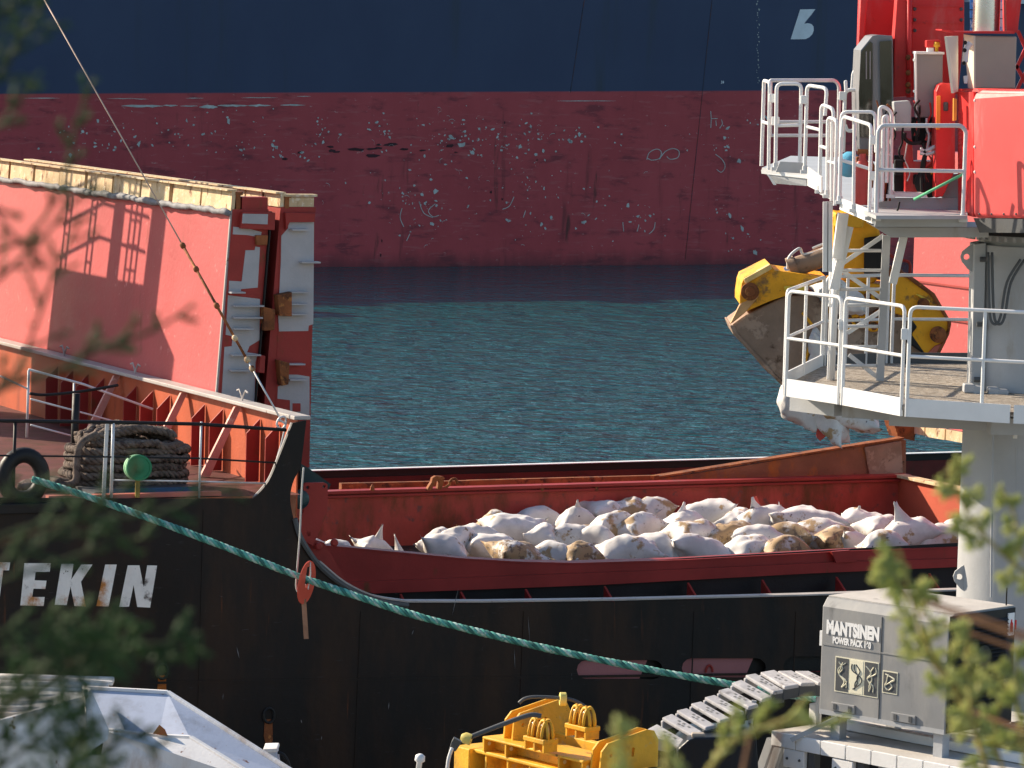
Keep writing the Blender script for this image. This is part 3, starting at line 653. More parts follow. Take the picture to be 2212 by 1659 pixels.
# rusty track on the far coaming: level rail, then the rising ramp plate
qr = qfc + .35
mb = MB(); mb.bar(onq(735, 1052, qr), onq(1010, 1046, qr), .1, .12); mb.bar(onq(1010, 1044, qr), onq(1420, 1033, qr), .1, .10); mb.build('wheel_track', m_rust, ship)
mb = MB(); mb.prism([onq(x, y, qr) for x, y in ((1334, 1041), (1410, 1036), (1560, 1014), (1800, 974), (1945, 950), (1957, 951), (1957, 1040), (1334, 1052))], e2 * .12); mb.build('track_ramp', mat('ramp_rusty_plate', (.24, .115, .07), .75, var=.25, vs=1.2, spots=(((.36, .14, .04), 2.4, .58, .07, (1, 1, .5)), (DKRUST, 5, .66, .05)), bump=.4), ship)
mb = MB(); mb.bar(onq(1400, 1036, qr) + e2 * .05 + Z * .02, onq(1950, 949, qr) + e2 * .05 + Z * .02, .2, .03); mb.build('ramp_lip', m_rust, ship)
mb = MB(); mb.prism([onq(x, y, qr - .05) for x, y in ((1868, 966), (1948, 952), (1952, 1030), (1880, 1030))], e2 * .04); mb.build('ramp_end_plate', m_mud, ship, bevel=.02)
# cleat and ring in the sun
mb = MB()
for pts in ([(917, 1058), (928, 1040), (930, 1031), (937, 1027), (953, 1028), (957, 1033), (950, 1038), (938, 1038), (934, 1046), (927, 1058)], [(945, 1034), (955, 1036), (950, 1056), (940, 1056)]):
    mb.prism([onq(x, y, qfc - .02) for x, y in pts], -e2 * .08)
mb.build('track_cleat', m_rust, ship, bevel=.008)
mb = MB(); mb.tube([onq(x, y, qfc - .05) for x, y in smooth_px([(945, 1057), (958, 1055), (970, 1047), (972, 1040), (978, 1035), (985, 1036), (988, 1046)], 4)], .025, 6); mb.build('lifting_ring', m_rust, ship, smooth=True)
for x in (804, 1170, 1288):
    mb = MB(); a = onq(x, 1060, qfc - .05); mb.lathe(a, Z, [(0, .04), (.06, .03), (.1, .008)], 8); mb.build('rim_stud', m_rust, ship)
# red bracket plate at the break of the forecastle
hole = lambda x, y, r: [onq(x + r * math.cos(t), y + r * math.sin(t), .62) for t in [2 * math.pi * k / 10 for k in range(10)]]
mb = MB(); mb.prism([onq(x, y, .62) for x, y in ((660, 1043), (700, 1042), (708, 1046), (709, 1080), (706, 1112), (694, 1140), (676, 1180), (650, 1166), (641, 1140), (655, 1105), (657, 1080), (655, 1048))], e2 * .04, [hole(665, 1053, 3.5), hole(700, 1051, 3)]); mb.build('bracket_plate', m_oxide, ship, bevel=.006)
mb = MB(); mb.prism([onq(x, y, .75) for x, y in ((648, 1155), (700, 1172), (760, 1275), (735, 1262), (690, 1220))], e2 * .04); mb.build('coaming_end_bracket', m_oxide, ship)
for (x, y) in ((687, 1180), (664, 1152), (721, 1172)):
    mb = MB(); mb.lathe(onq(x, y, .66), -e2, [(0, .05), (.03, .05), (.04, .03)], 12); mb.build('bracket_bolt', m_oxide, ship)
# small dark vent housing behind the horn
mb = MB(); mb.prism([onq(x, y, .9) for x, y in ((648, 1000), (668, 1012), (715, 1046), (700, 1075), (650, 1080))], e2 * .3); mb.build('vent_housing', mat('bottle_green_paint', (.02, .045, .05), .5), ship)
mb = MB(); mb.lathe(onq(645, 1078, .5), -e2, [(0, .12), (.06, .12), (.08, .09)], 20); mb.build('vent_flap', mat('dark_teal_steel', (.03, .06, .07), .3, metal=.4), ship, smooth=True, auto=40)
# the mast, winch house and platform rails that stand farther left on the forecastle (their shadow falls on the hatch)
def mast():
    pm = pbk - 1.9
    def W(dp, q, z): return S(pm + dp, q, z)
    mb = MB(); mb.box(W(-.5, 11.0, (zdk + 9.7) / 2), e1 * .5, e2 * 1.75, Z * (9.7 - zdk) / 2); mb.build('mast_house', m_orange, ship, bevel=.02)
    for (q_, r) in ((9.25, .17), (10.75, .13)):
        mb = MB(); mb.tube([W(-.2, q_, 9.65), W(-.2, q_, 16)], [r, r * .8], 14); mb.build('foremast', m_orange, ship, smooth=True, auto=40)
    for (q_, z1) in ((9.75, 12.0), (9.95, 12.2), (11.5, 11.6), (12.5, 11.3)):
        for g_ in (0, .2):
            mb = MB(); mb.tube([W(-.1, q_ + g_, 9.65), W(-.1, q_ + g_, z1)], .024, 6); mb.build('ladder_side', m_galv, ship)
        for k_ in range(4):
            z_ = 9.95 + k_ * .36; mb = MB(); mb.tube([W(-.1, q_, z_), W(-.1, q_ + .2, z_)], .016, 6); mb.build('ladder_rung', m_galv, ship)
    for dz in (10.2, 10.7, 11.1):
        mb = MB(); mb.tube([W(-.05, 9.4, dz), W(-.05, 11.2, dz + .1), W(-.05, 12.7, dz - .3)], .024, 6); mb.build('platform_rail', m_galv, ship, smooth=True)
mast()

# ================================================================== loose things on the ship
def bag_mat(name, dirt):
    if name in MATS: return MATS[name]
    ma = bpy.data.materials.new(name); ma.use_nodes = True; nt = ma.node_tree; N, L = nt.nodes, nt.links; b = N['Principled BSDF']
    tc = N.new('ShaderNodeTexCoord'); oi = N.new('ShaderNodeObjectInfo')
    ad = N.new('ShaderNodeVectorMath'); ad.operation = 'ADD'; L.new(tc.outputs['Object'], ad.inputs[0])
    cx = N.new('ShaderNodeCombineXYZ'); mu = N.new('ShaderNodeMath'); mu.operation = 'MULTIPLY'; mu.inputs[1].default_value = 37; L.new(oi.outputs['Random'], mu.inputs[0])
    for k in range(3): L.new(mu.outputs[0], cx.inputs[k])
    L.new(cx.outputs[0], ad.inputs[1])
    def nz(s, d=6, st=None):
        n = N.new('ShaderNodeTexNoise'); n.inputs['Scale'].default_value = s; n.inputs['Detail'].default_value = d; n.inputs['Roughness'].default_value = .62
        if st:
            mp = N.new('ShaderNodeMapping'); mp.inputs['Scale'].default_value = st; L.new(ad.outputs[0], mp.inputs[0]); L.new(mp.outputs[0], n.inputs[0])
        else: L.new(ad.outputs[0], n.inputs[0])
        return n.outputs[0]
    def st(sig, a, b_):
        m_ = N.new('ShaderNodeMapRange'); m_.interpolation_type = 'SMOOTHSTEP'; m_.inputs[1].default_value = a; m_.inputs[2].default_value = b_; L.new(sig, m_.inputs[0]); return m_.outputs[0]
    def mx(f, a, b_):
        m_ = N.new('ShaderNodeMix'); m_.data_type = 'RGBA'; L.new(f, m_.inputs[0])
        for k, s_ in ((6, a), (7, b_)):
            if isinstance(s_, tuple): m_.inputs[k].default_value = (*s_, 1)
            else: L.new(s_, m_.inputs[k])
        return m_.outputs[2]
    c = mx(st(nz(3), .35, .65), (.62, .60, .58), (.80, .78, .75))
    c = mx(st(nz(3.2, 8), .59 - dirt * .13, .65 - dirt * .10), c, (.42, .28, .14))
    c = mx(st(nz(11, 8), .72 - dirt * .12, .75 - dirt * .1), c, (.20, .13, .075))
    c = mx(st(nz(7, 5, (1, .25, 1)), .66, .69), c, (.13, .12, .14))
    L.new(c, b.inputs['Base Color']); b.inputs['Roughness'].default_value = .62
    b.inputs['Sheen Weight'].default_value = .1
    bp = N.new('ShaderNodeBump'); bp.inputs['Strength'].default_value = .45; bp.inputs['Distance'].default_value = .03
    rg = N.new('ShaderNodeTexNoise'); rg.noise_type = 'RIDGED_MULTIFRACTAL'; rg.inputs['Scale'].default_value = 3.2; rg.inputs['Detail'].default_value = 2; L.new(ad.outputs[0], rg.inputs[0]); L.new(rg.outputs[0], bp.inputs['Height']); L.new(bp.outputs[0], b.inputs['Normal'])
    MATS[name] = ma; return ma
bm_clean = bag_mat('woven_bag_clean', .0); bm_soil = bag_mat('woven_bag_soiled', .75); bm_dirty = bag_mat('woven_bag_caked', 1.5)
m_tag = mat('bag_red_tag', (.55, .09, .07), .7)
def bag_mesh(seed, w, d, h, ear=0, lump=1.0):
    """a filled sack: two cloth sheets joined at a flat seam, pointed corners, creases running in from the seam; ear = height of the gathered mouth"""
    mb = MB(); nu, nv = 26, 18; rnd = random.Random(seed); o = seed * 5.37
    bend = rnd.uniform(-.10, .10); ph = rnd.uniform(0, 6.28); pull = [rnd.choice((.04, .08, .14, .24)) for _ in range(4)]
    def P(i, j, side):
        u, v = i / nu * 2 - 1, j / nv * 2 - 1
        e = max(0.0, (1 - u * u)) ** .55 * max(0.0, (1 - v * v)) ** .55          # fullness
        wx = .5 * w * (1 - .10 * (1 - abs(v)) ** 0 * (1 - v * v) * 0 - .07 * (1 - v * v) * abs(u) ** 6)
        wy = .5 * d * (1 - .16 * (1 - u * u) * abs(v) ** 6)
        x, y = u * wx, v * wy
        c = (abs(u) * abs(v)) ** 3.5; k_ = (0 if u < 0 else 1) + (0 if v < 0 else 2); x *= 1 + pull[k_] * c; y *= 1 + pull[k_] * c * 1.3
        z = side * .5 * h * e * (1 if side > 0 else .7)
        q = Vector((x * 2.6 + o, y * 2.6, side * 1.7))
        n1 = noise.noise(q); n2 = noise.noise(q * 2.3 + Vector((7, 3, 1))); rid = 1 - abs(noise.noise(q * 1.7 + Vector((1, 9, 4)))) * 2.2; rid2 = 1 - abs(noise.noise(Vector((x * 3 + y * 6 + o, y * 4 - x * 5, side * 3.3)))) * 2.4
        z += side * (e + .12) * (.06 * n1 + .014 * n2 + .020 * max(0, rid) + .014 * max(0, rid2)) * lump
        s_ = (1 - e); z += .022 * math.sin(9 * u + 7 * v + ph) * s_ + bend * (x / (.5 * w)) ** 2 * .6 + c * (.05 * math.sin(ph + k_ * 2) + .35 * max(0, pull[k_] - .06))
        x += .02 * n2 * lump; y += .02 * n1 * lump
        return Vector((x, y, z))
    idx = {}; vs_ = []
    for side in (1, -1):
        for i in range(nu + 1):
            for j in range(nv + 1):
                rim_ = i in (0, nu) or j in (0, nv)
                if rim_ and side < 0: idx[(i, j, -1)] = idx[(i, j, 1)]; continue
                idx[(i, j, side)] = len(vs_); vs_.append(P(i, j, side))
    fs = []
    for side in (1, -1):
        for i in range(nu):
            for j in range(nv):
                f = (idx[(i, j, side)], idx[(i + 1, j, side)], idx[(i + 1, j + 1, side)], idx[(i, j + 1, side)]); fs.append(f if side > 0 else f[::-1])
    mb.add(vs_, fs)
    if ear:                                                     # a gathered mouth standing up from the top
        ox = rnd.uniform(-.2, .2) * w; n = 18; prof = [(0, 1.0), (.2, .80), (.45, .50), (.7, .27), (.86, .15), (1.0, .11)]
        rings = []; lean = rnd.uniform(-.35, .35); lean2 = rnd.uniform(-.25, .1)
        for (t, r_) in prof:
            for k in range(n):
                a = 2 * math.pi * k / n; rr_ = r_ * (.24 * w) * (1 + .13 * math.sin(a * 5 + seed) + .08 * math.sin(a * 2 + ph))
                fl_ = 1 - .55 * t
                rings.append(Vector((ox + math.cos(a) * rr_ + lean * ear * t, math.sin(a) * rr_ * fl_ * d / w * 1.2 + lean2 * ear * t, h * .12 + t * ear * 1.4 + .02 * math.sin(3 * a + ph) * (1 if t > .9 else 0))))
        fs = []
        for i in range(len(prof) - 1):
            for k in range(n):
                l = (k + 1) % n; fs.append((i * n + k, i * n + l, (i + 1) * n + l, (i + 1) * n + k))
        fs.append(tuple((len(prof) - 1) * n + k for k in range(n))); mb.add(rings, fs)
    return mb
G_BAGS = 'white bags heaped in the hold'
zb0 = zc - .49
#        x, y, width px, ear, soil, yaw, row
bags = [
 # far-left stragglers
 (683, 1176, 48, .05, 0, .6, 'L'), (729, 1188, 62, 0, 0, -.3, 'L'), (806, 1184, 70, .26, 0, .3, 'L'), (856, 1200, 50, .22, 0, -.6, 'L'),
 # back row against the far coaming
 (951, 1168, 85, 0, 0, .9, 'B'), (1066, 1132, 80, 0, 2, .1, 'B'), (1150, 1118, 110, .12, 0, .2, 'B'), (1241, 1122, 80, .20, 0, .4, 'B'),
 (1304, 1110, 135, 0, 0, .5, 'B'), (1356, 1106, 110, 0, 1, -.1, 'B'), (1405, 1108, 100, .10, 1, .4, 'B'), (1534, 1112, 125, .16, 0, -.5, 'B'), (1590, 1128, 95, 0, 0, .5, 'B'), (1645, 1122, 105, .26, 0, -.3, 'B'), (1742, 1128, 165, .0, 0, -.1, 'B'), (1688, 1120, 70, .18, 0, .6, 'B'),
 (1866, 1130, 95, .18, 0, -.5, 'B'), (1908, 1142, 95, 0, 0, .3, 'B'), (2066, 1146, 90, .12, 0, -.6, 'B'),
 # middle rows
 (985, 1168, 95, 0, 1, .5, 'M'), (1030, 1166, 110, 0, 0, .35, 'M'), (1112, 1142, 130, 0, 0, .15, 'M'), (1172, 1164, 95, .05, 0, .8, 'M'), (1236, 1164, 110, .1, 1, .3, 'M'), (1292, 1168, 100, .12, 0, -.4, 'M'), (1330, 1140, 105, 0, 1, .4, 'M'), (1378, 1142, 110, .1, 1, .5, 'M'), (1484, 1134, 95, .22, 0, .2, 'M'), (1502, 1154, 125, 0, 1, .3, 'M'), (1580, 1158, 130, 0, 2, .2, 'M'), (1640, 1168, 120, 0, 0, -.2, 'M'), (1698, 1160, 110, 0, 2, -.4, 'M'), (1770, 1154, 135, 0, 1, -.1, 'M'), (1812, 1170, 110, 0, 2, .3, 'M'), (1960, 1152, 125, .34, 0, .2, 'M'), (2026, 1164, 110, 0, 0, -.3, 'M'), (1905, 1172, 95, 0, 1, .2, 'M'),
 # front row along the near coaming
 (958, 1188, 100, 0, 0, -.2, 'F'), (1068, 1186, 140, 0, 0, .25, 'F'), (1116, 1202, 120, 0, 2, .3, 'F'), (1190, 1204, 125, 0, 0, -.2, 'F'), (1250, 1200, 95, 0, 2, .3, 'F'), (1356, 1192, 125, 0, 0, .2, 'F'), (1418, 1186, 115, .06, 0, -.5, 'F'), (1508, 1186, 125, 0, 0, .1, 'F'), (1622, 1190, 130, 0, 0, .15, 'F'), (1690, 1190, 115, 0, 2, .1, 'F'), (1850, 1182, 110, 0, 1, .1, 'F'),
]
ordw = ['leftmost', 'second from left', 'third from left', 'fourth from left', 'fifth from left', 'sixth from left', 'seventh from left', 'eighth from left', 'ninth from left', 'tenth from left', 'eleventh from left', 'twelfth from left', 'thirteenth from left', 'fourteenth from left', 'fifteenth from left', 'sixteenth from left', 'seventeenth from left', 'eighteenth from left', 'nineteenth from left', 'twentieth from left', 'twenty-first from left']
roww = {'L': 'of the strays', 'B': 'in row by far wall', 'M': 'amid the heap', 'F': 'in row by near edge'}
for key in 'LBMF':
    sel = sorted([b_ for b_ in bags if b_[6] == key])
    for i, (x, y, wpx, ear, soil, yaw, _) in enumerate(sel):
        zz_ = zb0 + (.08 if key == 'M' else .02 if key == 'B' else 0) + random.uniform(-.05, .05) - (.2 if key == 'L' else 0)
        c = pz(x, y + 6, zz_); w = wpx / F * c.y * 1.08
        pq = pqz(c); qq = min(max(pq[1], qc + .45), qfc - .33); c = S(pq[0], qq, zz_)
        mb = bag_mesh(i * 17 + ord(key), w * random.uniform(.92, 1.06), w * random.uniform(.56, .7), min(.50, w * .68), ear, 1.0)
        o = mb.build('sack', (bm_clean, bm_soil, bm_dirty)[soil], smooth=True)
        o.location = c; o.rotation_euler = (random.uniform(-.35, .25), random.uniform(-.35, .35), yaw + A * .5 + random.uniform(-.4, .4))
        look = ('white', 'soiled white', 'brown dirt-caked')[soil] + ' bag' + (' with upright mouth' if ear > .15 else '')
        tag(o, f'{look}, {ordw[i]} {roww[key]}', 'bag', G_BAGS)
        if key == 'B' and wpx == 105 and ear > .2:
            t = MB(); t.box((.0, 0, .36), (.035, .01, 0), (0, .004, 0), (-.01, 0, .06)); tg = t.build('red_tag', m_tag); tg.parent = o

# ---- rope pile on the forecastle
m_rope = mat('old_brown_rope', (.17, .13, .105), .9, var=.35, vs=7, spots=(((.07, .05, .045), 9, .56, .06), ((.27, .23, .2), 14, .64, .05)), bump=.9, bs=60)
pile = thing('mooring_rope_pile', 'tall flaked pile of thick brown mooring rope behind the railing', 'rope', onq(290, 1055, 1.1))
c0 = onq(290, 1052, 1.0); zdeck = c0.z
rr_ = random.Random(3)
def laid(pts, closed, r=.029, off=.028, pitch=.24):
    """three strands laid round a path"""
    pts = [Vector(p) for p in pts]
    if closed: pts = pts + [pts[0]]
    dense = []; dl = [0]
    for i in range(len(pts) - 1):
        for k_ in range(3): dense.append(pts[i].lerp(pts[i + 1], k_ / 3))
    dense.append(pts[-1])
    for i in range(1, len(dense)): dl.append(dl[-1] + (dense[i] - dense[i - 1]).length)
    mb = MB(); n_ = len(dense); turns = max(1, round(dl[-1] / pitch))
    for s_ in range(3):
        out = []
        for i in range(n_):
            t_ = (dense[min(i + 1, n_ - 1)] - dense[max(i - 1, 0)]).normalized(); x = t_.cross(Z); x = x.normalized() if x.length > .01 else e1; y = t_.cross(x)
            a = 2 * math.pi * (turns * dl[i] / dl[-1] + s_ / 3); out.append(dense[i] + (x * math.cos(a) + y * math.sin(a)) * off)
        mb.tube(out, [r * (1 + .15 * noise.noise(Vector((i * .4, s_, dl[-1])))) for i in range(n_)], 6)
    return mb
for lay in range(6):
    z_ = .055 + lay * .098; rx = .74 - (.05 * (lay - 3) if lay > 3 else 0) + rr_.uniform(-.05, .05); ry = .40 + rr_.uniform(-.05, .05); off = rr_.uniform(-.03, .05)
    for ring in range(2):
        pts = []; n = 40; k = 1 - ring * .22
        for i in range(n):
            t = 2 * math.pi * i / n; sq = lambda v: math.copysign(abs(v) ** .6, v)
            pts.append(c0 + e1 * (sq(math.cos(t)) * rx * k + off) + e2 * (sq(math.sin(t)) * ry * k + .3) + Z * (z_ - (zdeck - zdeck) + noise.noise(Vector((i * .3, lay * 5, ring))) * .04 - (.05 if lay == 5 and math.cos(t) > .3 else 0)))
        laid(pts, True).build('rope_turn', m_rope, pile, smooth=True)
for i in range(9):      # loose turns over the top and hanging ends
    a0 = rr_.uniform(0, 6.2); pts = []
    for k in range(18):
        t = k / 17; pts.append(c0 + e1 * (-.55 + 1.1 * t + .05 * math.sin(k + i)) + e2 * (.3 + .3 * math.sin(a0 + t * 3)) + Z * (.59 + .10 * math.sin(math.pi * t) + .03 * math.sin(3 * t + i)))
    laid(pts, False).build('rope_turn', m_rope, pile, smooth=True)
mb = MB(); mb.tube([c0 + e1 * x + e2 * y + Z * z for x, y, z in curve_pts([(-.5, .0, .66), (-.72, -.05, .55), (-.78, -.08, .35), (-.80, -.1, .1), (-1.0, -.1, .05), (-1.25, 0, .06)], 5)], .05, 8); mb.build('rope_end', m_rope, pile, smooth=True)
for i in range(4):
    mb = MB(); mb.tube([c0 + e1 * x + e2 * y + Z * z for x, y, z in curve_pts([(-.75 - .1 * i, .1, .05), (-1.0, .2 - .1 * i, .09), (-1.25, .1 * i, .05), (-1.5, -.1, .05)], 5)], .05, 8); mb.build('rope_end', m_rope, pile, smooth=True)
pal = thing('rope_pallet', 'low pallet with blue tarpaulin under the brown rope pile', 'pallet', onq(290, 1066, .7))
cp = onq(300, 1062, .65)
mb = MB(); mb.box(cp + Z * .01, e1 * .7, e2 * .35, Z * .035); mb.build('deck_board', m_dgrey, pal)
mb = MB(); vs_ = []; 
for i in range(13):
    for j in range(3): vs_.append(cp + e1 * (-.62 + i * .105) + e2 * (-.37 - .02 * j) + Z * (.09 - .06 * j + .02 * noise.noise(Vector((i, j, 2)))))
mb.add(vs_, [(i * 3 + j, i * 3 + j + 1, (i + 1) * 3 + j + 1, (i + 1) * 3 + j) for i in range(12) for j in range(2)]); mb.build('tarpaulin', mat('blue_tarpaulin', (.02, .06, .13), .45, var=.4, vs=5, spots=(((.02, .09, .08), 3, .55, .06),)), pal, smooth=True)
# green round float
gf = thing('green_float', 'round green drum-like float hanging before the rope pile', 'float', onq(300, 1035, -.02))
gax = Vector((.34, -.93, .08)).normalized(); gc = onq(298, 1010, .02)
mg = mat('green_float_paint', (.03, .22, .10), .5, var=.15, bump=.1); mgl = mat('pale_green_rim', (.35, .62, .38), .5, var=.1)
mb = MB(); mb.lathe(gc - gax * .10, gax, [(0, .155), (.17, .155), (.172, .150), (.172, .132), (.160, .130), (.158, .02)], 28); mb.build('drum', mg, gf, smooth=True, auto=35)
for t_ in (.02, .09):
    mb = MB(); mb.lathe(gc - gax * (.10 - t_), gax, [(0, .157), (.035, .157)], 28); mb.build('rim_band', mgl, gf, smooth=True, auto=35)
mb = MB(); mb.box(gc + gax * .08, gax.cross(Z) * .04, gax * .004, Z * .05); mb.build('latch_plate', mg, gf)
mb = MB(); mb.tube([gc - Z * .15, gc - Z * .36], .03, 8); mb.build('mount', mat('ochre_mount', (.28, .2, .05), .7), gf)

# ---- mooring rope of twisted strands
m_green = mat('green_mooring_rope', (.10, .36, .30), .8, var=.3, vs=5, spots=(((.45, .52, .48), 22, .62, .06), ((.03, .10, .09), 16, .66, .05)), bump=.5, bs=80)
m_green2 = mat('pale_rope_strand', (.34, .50, .46), .8, var=.3, vs=9, spots=(((.08, .28, .24), 14, .58, .05),), bump=.4, bs=80)
m_green3 = mat('dark_rope_strand', (.04, .16, .14), .8, var=.3, vs=9, bump=.4, bs=80)
rp = [(70, 1035, 48.4), (200, 1076, 48.3), (340, 1126, 48.1), (500, 1187, 47.9), (640, 1243, 47.8), (780, 1291, 47.6), (900, 1330, 47.4), (1050, 1369, 47.2), (1200, 1405, 47.0), (1400, 1446, 46.8), (1560, 1475, 46.6), (1700, 1500, 46.4), (1900, 1532, 46.0)]
path = [py(*p) for p in curve_pts(rp, 40)]
for p_ in path: p_.y = p_.y
pd = [0]
for i in range(1, len(path)): pd.append(pd[-1] + (path[i] - path[i - 1]).length)
line = thing('mooring_rope', 'green and white braided mooring rope slanting across the black hull', 'rope', path[0])
mb = MB()
def at_len(d):
    lo, hi = 0, len(pd) - 1
    while hi - lo > 1:
        mi = (lo + hi) // 2
        if pd[mi] <= d: lo = mi
        else: hi = mi
    t = (d - pd[lo]) / max(1e-9, pd[hi] - pd[lo]); return path[lo].lerp(path[hi], t)
nst = int(pd[-1] / .022)
for s_ in range(4):
    pts = []
    for i in range(nst):
        d = i * .022; p = at_len(d); t = (at_len(min(d + .02, pd[-1])) - at_len(max(0, d - .02))).normalized(); x = t.cross(Z).normalized(); y = t.cross(x)
        a = d * 2 * math.pi / .26 + s_ * math.pi / 2
        pts.append(p + (x * math.cos(a) + y * math.sin(a)) * .022 * (1 + .1 * math.sin(d * 7)))
    mb = MB(); mb.tube(pts, .0215, 6); mb.build('strand', (m_green, m_green2, m_green, m_green3)[s_], line, smooth=True)
# ---- rat guard
gd = thing('rat_guard', 'orange rat guard disc hung on the mooring rope with a wooden handle', 'rat guard', py(660, 1300, 47.75))
gc = py(661, 1258, 47.78); gn = Vector((.92, -.36, -.12)).normalized(); gx = Z.cross(gn).normalized(); gy = gn.cross(gx)
m_rg = mat('orange_guard_paint', (.62, .10, .06), .5, var=.1, bump=.05)
disc = [gc + gx * math.cos(t) * .235 + gy * math.sin(t) * .255 for t in [2 * math.pi * k / 36 for k in range(36)]]
sl_ = [gc + gx * a + gy * b_ for a, b_ in ((-.05, .19), (.05, .19), (.055, .0), (.02, -.06), (-.02, -.06), (-.055, .0))]
mb = MB(); mb.prism(disc, gn * .012, [sl_]); mb.build('disc', m_rg, gd)
mb = MB(); mb.bar(gc - gy * .2 , gc - Z * .66 + e1 * .02, .055, .02, up=(0, 1, 0)); mb.build('handle_board', mat('raw_wood', (.30, .17, .11), .8, var=.2, vs=8), gd)
mb = MB(); mb.tube([gc + gn * .02 + gy * .24, gc + gn * .03 + gy * .1 + gx * .03, gc + gn * .03 - gy * .08 + gx * .02], .008, 5); mb.build('lashing', m_galv, gd)
ln = MB(); ln.tube([py(x, y, 47.95) for x, y in curve_pts([(656, 1010), (652, 1060), (648, 1150), (641, 1240), (640, 1270), (648, 1283), (657, 1278), (660, 1262)], 5)], .011, 6)
tag(rebase(ln.build('heaving_line', mat('thin_white_line', (.5, .5, .47), .8, var=.1), smooth=True)), 'thin white line hanging from the bulwark to the orange disc', 'line')
# ---- forestay with clamps
sw = thing('stay_wire', 'long rusty stay wire with clamps running down to the bulwark end', 'wire', onq(606, 905, .3))
w0, w1_ = onq(606, 905, .3), onq(88, -14, 3.6)
mb = MB(); wl = lambda t: w0.lerp(w1_, t)
mb.tube([wl(.0), wl(.13)], .012, 6); mb.build('rope_tail', m_galv, sw, smooth=True)
mb = MB(); mb.tube([wl(.13), wl(.40)], .017, 8); mb.build('rod', m_rust, sw, smooth=True)
mb = MB(); mb.tube([wl(.40), wl(1.02)], .009, 6); mb.build('wire', mat('pale_wire', (.45, .33, .27), .6, var=.2), sw, smooth=True)
for t_ in (.115, .135, .185, .26, .345, .40):
    mb = MB(); d_ = (w1_ - w0).normalized(); mb.lathe(wl(t_) - d_ * .04, d_, [(0, .02), (.02, .035), (.06, .035), (.08, .02)], 10); mb.build('clamp', m_cream if t_ < .2 else m_rust, sw, smooth=True)
mb = MB(); k_ = w0
mb.tube([k_ + e1 * x - e2 * .03 + Z * z for x, z in curve_pts([(-.05, .0), (.05, -.06), (.0, -.12), (-.06, -.06), (-.02, .02), (.06, .0), (.02, -.25), (-.05, -.5)], 5)], .014, 6); mb.build('lashing_knot', m_galv, sw, smooth=True)

# ================================================================== grab with bags, hanging over the hold
GY = 56.0
def g(x, y, d=0): return py(x, y, GY + d)
grab = thing('clamshell_grab', 'muddy brown and yellow clamshell grab hanging behind the crane platform', 'grab', g(1815, 860))
def V(x, y): return (1516 + .3147 * x, 454.8 + .3147 * y)      # zoom of the grab
def gpoly(name, pts, d0, d1, ma, bevel=.02):
    mb = MB(); mb.prism([g(*V(*p), d0) for p in pts], Vector((0, d1 - d0, 0))); return mb.build(name, ma, grab, bevel=bevel)
m_gy = mat('grab_yellow_paint', (.86, .40, .02), .5, var=.15, vs=2, spots=((.16, .10, .06) and ((.22, .12, .05), 3, .62, .06), (DKRUST, 7, .68, .04)), bump=.25)
gpoly('left_shell', [(192, 790), (290, 720), (560, 590), (780, 570), (880, 700), (870, 980), (560, 1200), (430, 1090), (330, 970), (215, 850)], -.65, .75, m_mud, .05)
gpoly('shell_lip', [(190, 785), (215, 845), (340, 985), (560, 1215), (575, 1195), (355, 960), (240, 830), (225, 790)], -.70, .80, m_mud)
gpoly('right_shell', [(1000, 640), (1180, 560), (1440, 640), (1560, 700), (1680, 860), (1560, 1010), (1500, 1000), (1280, 1050), (900, 1090), (880, 900)], -.6, .7, m_mud, .05)
gpoly('arm_plate', [(262, 590), (275, 500), (290, 460), (470, 370), (500, 410), (720, 440), (860, 460), (860, 490), (560, 590), (470, 620), (300, 695), (262, 640)], -.72, .6, m_gy)
gpoly('arm_cover', [(285, 470), (470, 368), (485, 400), (300, 505)], -.78, -.55, mat('pale_yellow_edge', (.75, .52, .2), .55, var=.2, vs=4, spots=((RUST, 6, .66, .05),)))
gpoly('shell_side', [(262, 640), (400, 580), (300, 700), (215, 770), (192, 780)], -.74, -.64, mat('worn_orange', (.62, .36, .16), .6, var=.2, vs=3))
gpoly('arm_plate', [(1350, 430), (1480, 500), (1580, 570), (1700, 760), (1690, 830), (1600, 1000), (1530, 990), (1440, 880), (1440, 740), (1300, 700), (1250, 560)], -.7, .2, m_gy)
gpoly('arm_plate', [(1350, 430), (1480, 500), (1580, 570), (1700, 760), (1690, 830), (1600, 1000), (1530, 990), (1440, 880), (1440, 740), (1300, 700), (1250, 560)], .45, .65, m_gy)
gpoly('arm_edge', [(1345, 415), (1480, 480), (1600, 570), (1715, 770), (1700, 850), (1625, 1005), (1600, 1000), (1690, 830), (1690, 770), (1580, 590), (1470, 510)], -.75, .7, m_rust)
gpoly('shell_side', [(1440, 850), (1545, 1000), (1400, 900), (1420, 720), (1480, 800)], -.72, -.6, m_black)
gpoly('shell_tip', [(1545, 985), (1600, 930), (1680, 900), (1610, 1005), (1540, 1000)], -.74, -.6, mat('worn_pink_red', (.45, .13, .09), .7))
for x0 in (0, 1):
    gpoly('arm_rib', [(560, 520), (720, 512), (720, 560), (570, 555)] if x0 == 0 else [(1465, 575), (1490, 575), (1570, 620), (1560, 640)], -.78, -.72, mat('bright_yellow', (.85, .6, .08), .5))
gpoly('head_block', [(900, 30), (1000, 10), (1200, 60), (1230, 180), (1250, 420), (1180, 500), (960, 480), (900, 430), (905, 250)], -.35, .35, m_gy, .03)
gpoly('head_plate', [(1115, 190), (1240, 170), (1270, 480), (1115, 440)], -.45, -.36, m_black)
gpoly('rotator', [(915, 15), (1120, 45), (1110, 120), (915, 120)], -.5, .45, m_yellow, .03)
gpoly('cross_head', [(880, 480), (1380, 520), (1380, 640), (1000, 640), (880, 560)], -.55, .5, m_gy, .03)
